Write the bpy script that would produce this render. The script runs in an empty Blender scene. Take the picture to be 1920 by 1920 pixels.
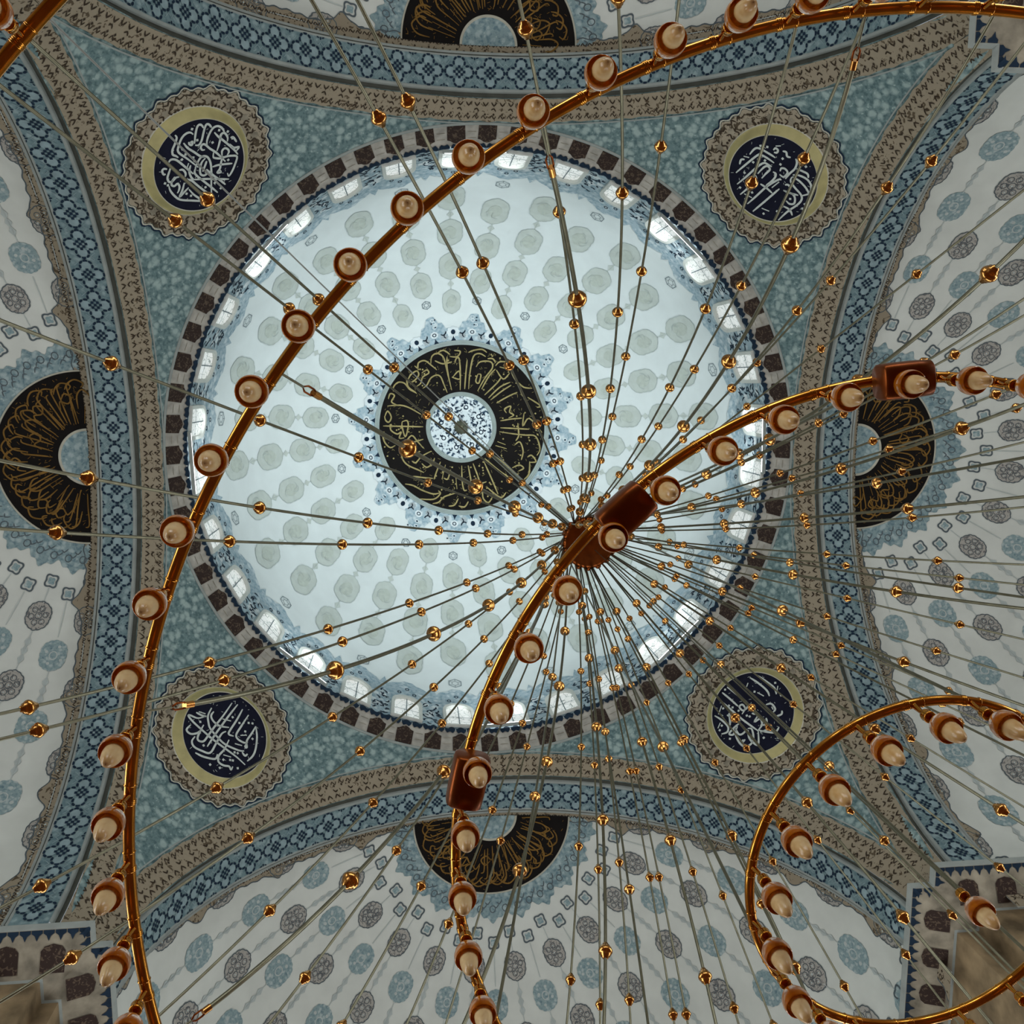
import bpy, math, random
from math import sin, cos, pi, sqrt, radians as rad, degrees, atan2, hypot
from mathutils import Vector, Matrix, Quaternion

SC = bpy.context.scene
COL = SC.collection
V3 = Vector
rnd = random.Random(11)

# ------------------------------------------------------------------ datum
# x = to the right of the photograph, y = towards its bottom edge, z = up.
EYE = 1.6                                   # the phone is 1.6 m above the carpet
AX, AY = 1.7914, 1.6411                     # vertical axis of the dome and of the chandelier
RIM_R, RIM_Z, DOME_H = 6.13, 20.0 + EYE, 8.87
SPH_Z, SPH_R = 12.893 + EYE, 9.24           # pendentive sphere
ARCH_A, ARCH_R = 6.80, 6.256                # arch face plane, arch radius
SOFF = 0.82                                 # depth of the painted soffit
SEMI_R, SEMI_X = 6.6, 7.84                  # half domes
PIER_Z = 13.5 + EYE
GAM = math.acos((PIER_Z - SPH_Z) / ARCH_R)       # the arch stands on the pier ledge


def s2l(c):
    c /= 255.0
    return c / 12.92 if c <= 0.04045 else ((c + 0.055) / 1.055) ** 2.4


def rgb(r, g, b):
    return (s2l(r), s2l(g), s2l(b), 1.0)


# ------------------------------------------------------------------ materials
def new_mat(name):
    m = bpy.data.materials.new(name)
    m.use_nodes = True
    nt = m.node_tree
    return m, nt, nt.nodes['Principled BSDF']


def coords(nt, scale=1.0):
    tc = nt.nodes.new('ShaderNodeTexCoord')
    mp = nt.nodes.new('ShaderNodeMapping')
    mp.inputs['Scale'].default_value = (scale, scale, scale)
    nt.links.new(tc.outputs['Object'], mp.inputs['Vector'])
    return mp.outputs['Vector']


def ramp(nt, src, stops):
    r = nt.nodes.new('ShaderNodeValToRGB')
    while len(r.color_ramp.elements) < len(stops):
        r.color_ramp.elements.new(0.5)
    for e, (p, c) in zip(r.color_ramp.elements, stops):
        e.position = p
        e.color = c
    nt.links.new(src, r.inputs['Fac'])
    return r.outputs['Color']


def paint(name, c, amp=0.06, scale=3.0, rough=0.75):
    """wall paint with a faint cloudy unevenness"""
    m, nt, b = new_mat(name)
    n = nt.nodes.new('ShaderNodeTexNoise')
    n.inputs['Scale'].default_value = scale
    n.inputs['Detail'].default_value = 5
    nt.links.new(coords(nt), n.inputs['Vector'])
    lo = tuple(x * (1 - amp * 2) for x in c[:3]) + (1,)
    hi = tuple(min(1, x * (1 + amp * 2)) for x in c[:3]) + (1,)
    nt.links.new(ramp(nt, n.outputs['Fac'], [(0.3, lo), (0.7, hi)]), b.inputs['Base Color'])
    b.inputs['Roughness'].default_value = rough
    b.inputs['Specular IOR Level'].default_value = 0.15
    return m


def floral(name, base, light, dark, scale=5.0, lsz=0.33, dsz=0.62, rough=0.7):
    """tile-like painting: scattered pale blossoms and darker leaf curls on a ground colour"""
    m, nt, b = new_mat(name)
    v = coords(nt)
    w = nt.nodes.new('ShaderNodeTexNoise')
    w.inputs['Scale'].default_value = scale * 0.9
    w.inputs['Detail'].default_value = 2
    nt.links.new(v, w.inputs['Vector'])
    mixv = nt.nodes.new('ShaderNodeVectorMath')
    mixv.operation = 'MULTIPLY_ADD'
    mixv.inputs[1].default_value = (0.9 / scale, 0.9 / scale, 0.9 / scale)
    nt.links.new(w.outputs['Color'], mixv.inputs[0])
    nt.links.new(v, mixv.inputs[2])
    vo = nt.nodes.new('ShaderNodeTexVoronoi')
    vo.inputs['Scale'].default_value = scale
    nt.links.new(mixv.outputs[0], vo.inputs['Vector'])
    n2 = nt.nodes.new('ShaderNodeTexNoise')
    n2.inputs['Scale'].default_value = scale * 2.3
    n2.inputs['Detail'].default_value = 3
    nt.links.new(v, n2.inputs['Vector'])
    ground = ramp(nt, n2.outputs['Fac'], [(0.38, dark), (0.5, base), (dsz, base), (dsz + 0.12, light)])
    blossom = ramp(nt, vo.outputs['Distance'], [(lsz * 0.55, (0.85, 0.85, 0.85, 1)), (lsz * 1.25, (0, 0, 0, 1))])
    mx = nt.nodes.new('ShaderNodeMix')
    mx.data_type = 'RGBA'
    nt.links.new(blossom, mx.inputs['Factor'])
    nt.links.new(ground, mx.inputs['A'])
    mx.inputs['B'].default_value = light
    nt.links.new(mx.outputs['Result'], b.inputs['Base Color'])
    b.inputs['Roughness'].default_value = rough
    b.inputs['Specular IOR Level'].default_value = 0.15
    return m


def speckled(name, base, dark, scale=9.0, thr=0.57, rough=0.75):
    """ornament ground with small dark curls"""
    m, nt, b = new_mat(name)
    n = nt.nodes.new('ShaderNodeTexNoise')
    n.inputs['Scale'].default_value = scale
    n.inputs['Detail'].default_value = 2.5
    n.inputs['Distortion'].default_value = 1.2
    nt.links.new(coords(nt), n.inputs['Vector'])
    nt.links.new(ramp(nt, n.outputs['Fac'], [(thr, base), (thr + 0.05, dark)]), b.inputs['Base Color'])
    b.inputs['Roughness'].default_value = rough
    b.inputs['Specular IOR Level'].default_value = 0.15
    return m


def metal(name, c, rough=0.2, metallic=1.0):
    m, nt, b = new_mat(name)
    n = nt.nodes.new('ShaderNodeTexNoise')
    n.inputs['Scale'].default_value = 14
    nt.links.new(coords(nt), n.inputs['Vector'])
    lo = tuple(x * 0.85 for x in c[:3]) + (1,)
    hi = tuple(min(1, x * 1.12) for x in c[:3]) + (1,)
    nt.links.new(ramp(nt, n.outputs['Fac'], [(0.35, lo), (0.65, hi)]), b.inputs['Base Color'])
    b.inputs['Metallic'].default_value = metallic
    b.inputs['Roughness'].default_value = rough
    b.inputs['Specular IOR Level'].default_value = 0.15
    return m


def glow(name, c, strength):
    m, nt, b = new_mat(name)
    b.inputs['Base Color'].default_value = c
    b.inputs['Emission Color'].default_value = c
    b.inputs['Emission Strength'].default_value = strength
    return m


M = {}
M['white'] = paint('dome white plaster', rgb(222, 231, 232), 0.02, 1.5)
M['motif'] = paint('pale beige ogee paint', rgb(194, 203, 198), 0.03, 5)
M['motif_line'] = paint('pale ogee outline', rgb(176, 187, 184), 0.05, 5)
M['motif_core'] = paint('pale ogee centre', rgb(187, 196, 188), 0.04, 9)
M['dome_blue'] = floral('dome blue blossom paint', rgb(166, 186, 196), rgb(206, 218, 222), rgb(138, 164, 178), 5.0, 0.34, 0.6)
M['petal'] = paint('pale petal paint', rgb(216, 226, 230), 0.04, 6)
M['navy'] = paint('navy ornament paint', rgb(27, 44, 62), 0.1, 6)
M['line'] = paint('fine grey outline', rgb(120, 134, 140), 0.05, 6)
M['ring_grey'] = paint('grey ring moulding', rgb(158, 170, 168), 0.05, 4)
M['black'] = paint('black lettering ground', rgb(17, 14, 13), 0.1, 4)
M['gold_letter'] = paint('antique gold lettering', rgb(154, 142, 96), 0.12, 6)
M['bronze_letter'] = paint('bronze lettering', rgb(120, 90, 43), 0.15, 6)
M['inner'] = floral('white and navy medallion paint', rgb(205, 217, 222), rgb(226, 232, 234), rgb(38, 62, 84), 4.2, 0.22, 0.7)
M['semi'] = paint('half dome white plaster', rgb(212, 216, 211), 0.03, 2)
M['semi_blue'] = floral('half dome blue blossom paint', rgb(134, 156, 161), rgb(170, 187, 190), rgb(106, 132, 142), 6.5, 0.34, 0.6)
M['med_blue'] = floral('blue lobed motif paint', rgb(142, 163, 167), rgb(182, 195, 196), rgb(122, 146, 153), 11, 0.38, 0.64)
M['med_brown'] = speckled('taupe lobed motif paint', rgb(172, 169, 163), rgb(116, 116, 116), 15, 0.53)
M['med_line'] = paint('slate outline paint', rgb(88, 98, 104), 0.06, 6)
M['chain'] = paint('pale grey chain paint', rgb(184, 193, 192), 0.04, 6)
M['pend'] = floral('teal blossom paint', rgb(108, 132, 134), rgb(164, 184, 182), rgb(84, 108, 112), 6.4, 0.44, 0.60)
M['band'] = speckled('taupe border paint', rgb(154, 143, 124), rgb(92, 80, 64), 10, 0.58)
M['band_mark'] = paint('dark umber curls', rgb(62, 52, 42), 0.1, 6)
M['groove'] = paint('dark groove', rgb(72, 74, 68), 0.08, 5)
M['fillet'] = paint('grey fillet', rgb(150, 157, 154), 0.05, 5)
M['soff'] = floral('soffit blue paint', rgb(114, 137, 142), rgb(148, 168, 172), rgb(98, 122, 130), 6.0, 0.34, 0.62)
M['soff_petal'] = paint('soffit pale petal', rgb(136, 157, 163), 0.08, 7)
M['cornice'] = paint('grey marbled cornice', rgb(176, 172, 164), 0.12, 5)
M['panel'] = speckled('dark brown ornate panel', rgb(54, 42, 38), rgb(92, 78, 66), 16, 0.55)
M['marble'] = paint('brown veined marble', rgb(140, 121, 94), 0.30, 2.0, 0.5)
M['frieze'] = paint('grey frieze stone', rgb(142, 135, 120), 0.22, 3.5)
M['rose_gold'] = paint('pale gold leaf rim', rgb(176, 168, 120), 0.06, 5, 0.5)
M['rose_light'] = paint('light grey edge', rgb(186, 184, 170), 0.05, 5)
M['rose_navy'] = paint('midnight blue disc', rgb(18, 20, 38), 0.12, 5)
M['rose_letter'] = paint('silver white lettering', rgb(196, 204, 200), 0.05, 8)
M['brass'] = metal('polished brass', (0.62, 0.27, 0.042, 1), 0.15)
M['bead'] = metal('turned brass', (0.60, 0.285, 0.080, 1), 0.18)
M['cable'] = metal('dull brass cable', (0.185, 0.180, 0.125, 1), 0.36, 0.85)
M['darkbox'] = metal('dark lacquered brass', (0.21, 0.05, 0.008, 1), 0.32, 0.75)
M['carpet'] = paint('red brown carpet', rgb(92, 58, 42), 0.1, 1.2, 0.95)
M['wall'] = paint('hall wall plaster', rgb(186, 182, 170), 0.05, 1.5)
M['border'] = speckled('roundel border paint', rgb(160, 150, 132), rgb(82, 72, 58), 8, 0.53)
M['apse_glow'] = glow('added apse pane glow', (0.95, 0.98, 1, 1), 6.0)  # strong glow for the added, unseen apse windows
M['tube'] = glow('white fluorescent tube', (1, 1, 1, 1), 3.0)

# lit window glass with its lead grid
m, nt, b = new_mat('daylit window glass')
br = nt.nodes.new('ShaderNodeTexVoronoi')
br.feature = 'DISTANCE_TO_EDGE'
br.inputs['Scale'].default_value = 7.0
nt.links.new(coords(nt), br.inputs['Vector'])
em = ramp(nt, br.outputs['Distance'], [(0.01, rgb(150, 158, 156)), (0.05, rgb(250, 252, 250))])
nt.links.new(em, b.inputs['Emission Color'])
nt.links.new(em, b.inputs['Base Color'])
b.inputs['Emission Strength'].default_value = 0.35
b.inputs['Roughness'].default_value = 0.2
M['pane'] = m

# amber glass cup
m, nt, b = new_mat('amber glass')
n = nt.nodes.new('ShaderNodeTexNoise')
n.inputs['Scale'].default_value = 30
nt.links.new(coords(nt), n.inputs['Vector'])
nt.links.new(ramp(nt, n.outputs['Fac'], [(0.35, (0.56, 0.155, 0.007, 1)), (0.65, (0.78, 0.27, 0.016, 1))]), b.inputs['Base Color'])
b.inputs['Roughness'].default_value = 0.16
b.inputs['Transmission Weight'].default_value = 0.45
b.inputs['IOR'].default_value = 1.18
b.inputs['Specular IOR Level'].default_value = 0.35
M['amber'] = m

# frosted candle bulb
m, nt, b = new_mat('frosted cream glass')
n = nt.nodes.new('ShaderNodeTexNoise')
n.inputs['Scale'].default_value = 22
nt.links.new(coords(nt), n.inputs['Vector'])
nt.links.new(ramp(nt, n.outputs['Fac'], [(0.35, rgb(222, 178, 112)), (0.65, rgb(250, 222, 168))]), b.inputs['Base Color'])
b.inputs['Roughness'].default_value = 0.28
b.inputs['Coat Weight'].default_value = 0.4
M['bulb'] = m


# ------------------------------------------------------------------ mesh builder
class MB:
    def __init__(self, *mats):
        self.v, self.f, self.mi, self.mats = [], [], [], list(mats)

    def mat(self, k):
        if k not in self.mats:
            self.mats.append(k)
        return self.mats.index(k)

    def face(self, pts, k):
        n = len(self.v)
        self.v.extend(pts)
        self.f.append(tuple(range(n, n + len(pts))))
        self.mi.append(self.mat(k))

    def grid(self, rows, k, close=False):
        """rows of points -> quads; k may be a function (i, j) -> material"""
        n = len(self.v)
        w = len(rows[0])
        for r in rows:
            self.v.extend(r)
        for i in range(len(rows) - 1):
            for j in range(w if close else w - 1):
                j2 = (j + 1) % w
                self.f.append((n + i * w + j, n + i * w + j2, n + (i + 1) * w + j2, n + (i + 1) * w + j))
                self.mi.append(self.mat(k(i, j) if callable(k) else k))

    def lathe(self, prof, k, seg=24, mtx=None):
        rows = []
        for r, z in prof:
            row = [V3((r * cos(2 * pi * j / seg), r * sin(2 * pi * j / seg), z)) for j in range(seg)]
            rows.append([mtx @ p for p in row] if mtx else row)
        self.grid(rows, k, True)

    def tube(self, pts, r, k, seg=8, close=False, caps=True):
        n = len(pts)
        rows = []
        up = None
        for i in range(n):
            a = pts[(i - 1) % n] if (close or i > 0) else pts[i]
            c = pts[(i + 1) % n] if (close or i < n - 1) else pts[i]
            t = (c - a).normalized()
            if up is None:
                up = V3((0, 0, 1)) if abs(t.z) < 0.9 else V3((1, 0, 0))
            s = t.cross(up).normalized()
            u = s.cross(t).normalized()
            up = u
            rr = r[i] if isinstance(r, (list, tuple)) else r
            rows.append([pts[i] + (s * cos(2 * pi * j / seg) + u * sin(2 * pi * j / seg)) * rr for j in range(seg)])
        if close:
            rows.append(rows[0])
        self.grid(rows, k, True)
        if caps and not close:
            self.face(rows[0], k)
            self.face(list(reversed(rows[-1])), k)

    def box(self, lo, hi, k, mtx=None):
        x0, y0, z0 = lo
        x1, y1, z1 = hi
        p = [V3(q) for q in ((x0, y0, z0), (x1, y0, z0), (x1, y1, z0), (x0, y1, z0), (x0, y0, z1), (x1, y0, z1), (x1, y1, z1), (x0, y1, z1))]
        if mtx:
            p = [mtx @ q for q in p]
        for q in ((3, 2, 1, 0), (4, 5, 6, 7), (0, 1, 5, 4), (1, 2, 6, 5), (2, 3, 7, 6), (3, 0, 4, 7)):
            self.face([p[i] for i in q], k)

    # --- painted shapes laid on a surface: fn(x, y, off) -> point
    def star(self, fn, pts, k, off, rings=1):
        cx = sum(p[0] for p in pts) / len(pts)
        cy = sum(p[1] for p in pts) / len(pts)
        rows = []
        for i in range(rings + 1):
            t = 1 - i / (rings + 1.0)
            rows.append([fn(cx + (p[0] - cx) * t, cy + (p[1] - cy) * t, off) for p in pts])
        self.grid(rows, k, True)
        n = len(self.v) - len(pts)
        c = len(self.v)
        self.v.append(fn(cx, cy, off))
        for j in range(len(pts)):
            self.f.append((n + j, n + (j + 1) % len(pts), c))
            self.mi.append(self.mat(k))

    def outline(self, fn, pts, k, off, w):
        cx = sum(p[0] for p in pts) / len(pts)
        cy = sum(p[1] for p in pts) / len(pts)

        def sc(p, d):
            l = hypot(p[0] - cx, p[1] - cy) or 1e-6
            return (cx + (p[0] - cx) * (l + d) / l, cy + (p[1] - cy) * (l + d) / l)
        self.grid([[fn(*sc(p, w / 2), off) for p in pts], [fn(*sc(p, -w / 2), off) for p in pts]], k, True)

    def stroke(self, fn, pts, w, k, off, smooth=True, taper=0.5, sub=4):
        q = spline(pts, sub) if smooth and len(pts) > 2 else list(pts)
        if len(q) < 2:
            return
        L, R = [], []
        n = len(q)
        for i in range(n):
            a, c = q[max(i - 1, 0)], q[min(i + 1, n - 1)]
            dx, dy = c[0] - a[0], c[1] - a[1]
            l = hypot(dx, dy) or 1e-6
            u = i / (n - 1.0)
            ww = w / 2 * (1 - taper * max(0, abs(u - 0.5) * 2 - 0.6) / 0.4)
            L.append(fn(q[i][0] - dy / l * ww, q[i][1] + dx / l * ww, off))
            R.append(fn(q[i][0] + dy / l * ww, q[i][1] - dx / l * ww, off))
        self.grid([L, R], k)

    def dot(self, fn, x, y, s, k, off, ang=0.0, n=4, asp=1.0):
        self.face([fn(x + s * (cos(ang) * cos(2 * pi * j / n) - asp * sin(ang) * sin(2 * pi * j / n)),
                      y + s * (sin(ang) * cos(2 * pi * j / n) + asp * cos(ang) * sin(2 * pi * j / n)), off) for j in range(n)], k)

    def build(self, name, parent=None, smooth=True, link=True):
        me = bpy.data.meshes.new(name)
        me.from_pydata([tuple(p) for p in self.v], [], self.f)
        for k in self.mats:
            me.materials.append(M[k])
        me.polygons.foreach_set('material_index', self.mi)
        if smooth:
            me.polygons.foreach_set('use_smooth', [True] * len(self.f))
        me.update()
        o = bpy.data.objects.new(name, me)
        if link:
            COL.objects.link(o)
        if parent:
            o.parent = parent
        return o


def spline(pts, sub=4):
    out = []
    n = len(pts)
    for i in range(n - 1):
        p0, p1, p2, p3 = pts[max(i - 1, 0)], pts[i], pts[i + 1], pts[min(i + 2, n - 1)]
        for s in range(sub):
            t = s / float(sub)
            out.append(tuple(0.5 * (2 * p1[a] + (p2[a] - p0[a]) * t + (2 * p0[a] - 5 * p1[a] + 4 * p2[a] - p3[a]) * t * t
                                    + (3 * p1[a] - p0[a] - 3 * p2[a] + p3[a]) * t ** 3) for a in (0, 1)))
    out.append(tuple(pts[-1]))
    return out


def empty(name, loc=(0, 0, 0)):
    o = bpy.data.objects.new(name, None)
    o.location = loc
    o.empty_display_size = 0.2
    COL.objects.link(o)
    return o


def tag(o, label=None, cat=None, group=None, kind=None):
    if label:
        o['label'] = label
    if cat:
        o['category'] = cat
    if group:
        o['group'] = group
    if kind:
        o['kind'] = kind
    return o


def structure(o, label, cat):
    return tag(o, label, cat, None, 'structure')


# ------------------------------------------------------------------ surface charts
_N = 600
_arc = [(0.0, 0.0)]
for _i in range(1, _N + 1):
    _t0, _t1 = (_i - 1) * pi / 2 / _N, _i * pi / 2 / _N
    _d = hypot(RIM_R * (sin(_t1) - sin(_t0)), DOME_H * (cos(_t1) - cos(_t0)))
    _arc.append((_arc[-1][0] + _d, _t1))
DOME_S = _arc[-1][0]


def dome_t(s):
    s = max(0.0, min(DOME_S, s))
    lo, hi = 0, _N
    while hi - lo > 1:
        mid = (lo + hi) // 2
        if _arc[mid][0] <= s:
            lo = mid
        else:
            hi = mid
    a, b = _arc[lo], _arc[hi]
    return a[1] + (b[1] - a[1]) * (s - a[0]) / (b[0] - a[0])


def dome_s_of_r(r):
    t = math.asin(min(1, r / RIM_R))
    i = t / (pi / 2) * _N
    j = min(int(i), _N - 1)
    return _arc[j][0] + (_arc[j + 1][0] - _arc[j][0]) * (i - j)


def dome_s_of_z(dz):
    t = math.acos(max(0, min(1, dz / DOME_H)))
    return dome_s_of_r(RIM_R * sin(t))


def dome_p(phi, s, off=0.0):
    t = dome_t(s)
    r, z = RIM_R * sin(t), DOME_H * cos(t)
    nx, nz = sin(t) / RIM_R, cos(t) / DOME_H
    l = hypot(nx, nz)
    r -= nx / l * off
    z -= nz / l * off
    return V3((AX + r * cos(phi), AY + r * sin(phi), RIM_Z + z))


def dome_chart(phi0, s0):
    """x along the parallel, y outwards down the meridian"""
    def fn(x, y, off):
        s = s0 + y
        r = max(0.05, RIM_R * sin(dome_t(s)))
        return dome_p(phi0 + x / r, s, off)
    return fn


def dome_polar(x, y, off):
    """plan chart about the crown"""
    r = hypot(x, y)
    return dome_p(atan2(y, x), dome_s_of_r(r), off)


SIDES = {'left': (-1, 0), 'top': (0, -1), 'right': (1, 0), 'bottom': (0, 1)}


def side_pt(side, out, al, z):
    """out = distance from the axis towards this side, al = along the arch"""
    ox, oy = SIDES[side]
    return V3((AX + ox * out - oy * al, AY + oy * out + ox * al, z))


def semi_p(side, s, beta, off=0.0):
    """s = arc from the crown of the half dome, beta = angle from its middle meridian"""
    R = SEMI_R - off
    a = s / SEMI_R
    return side_pt(side, SEMI_X + R * sin(a) * cos(beta), R * sin(a) * sin(beta), SPH_Z + R * cos(a))


def semi_chart(side, s0, b0):
    def fn(x, y, off):
        s = s0 + y
        return semi_p(side, s, b0 + x / (SEMI_R * max(0.05, sin(s / SEMI_R))), off)
    return fn


def semi_polar(side):
    def fn(x, y, off):
        return semi_p(side, hypot(x, y), atan2(y, x), off)
    return fn


def arch_p(side, out, gam, r, off=0.0):
    r -= off
    return side_pt(side, out, r * sin(gam), SPH_Z + r * cos(gam))


def pend_pt(x, y, off=0.0):
    """point of the pendentive sphere above plan position x, y (from the axis)"""
    r2 = x * x + y * y
    p = V3((x, y, sqrt(max(0.0, SPH_R ** 2 - r2))))
    return p * ((SPH_R - off) / SPH_R) + V3((AX, AY, SPH_Z))


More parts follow.
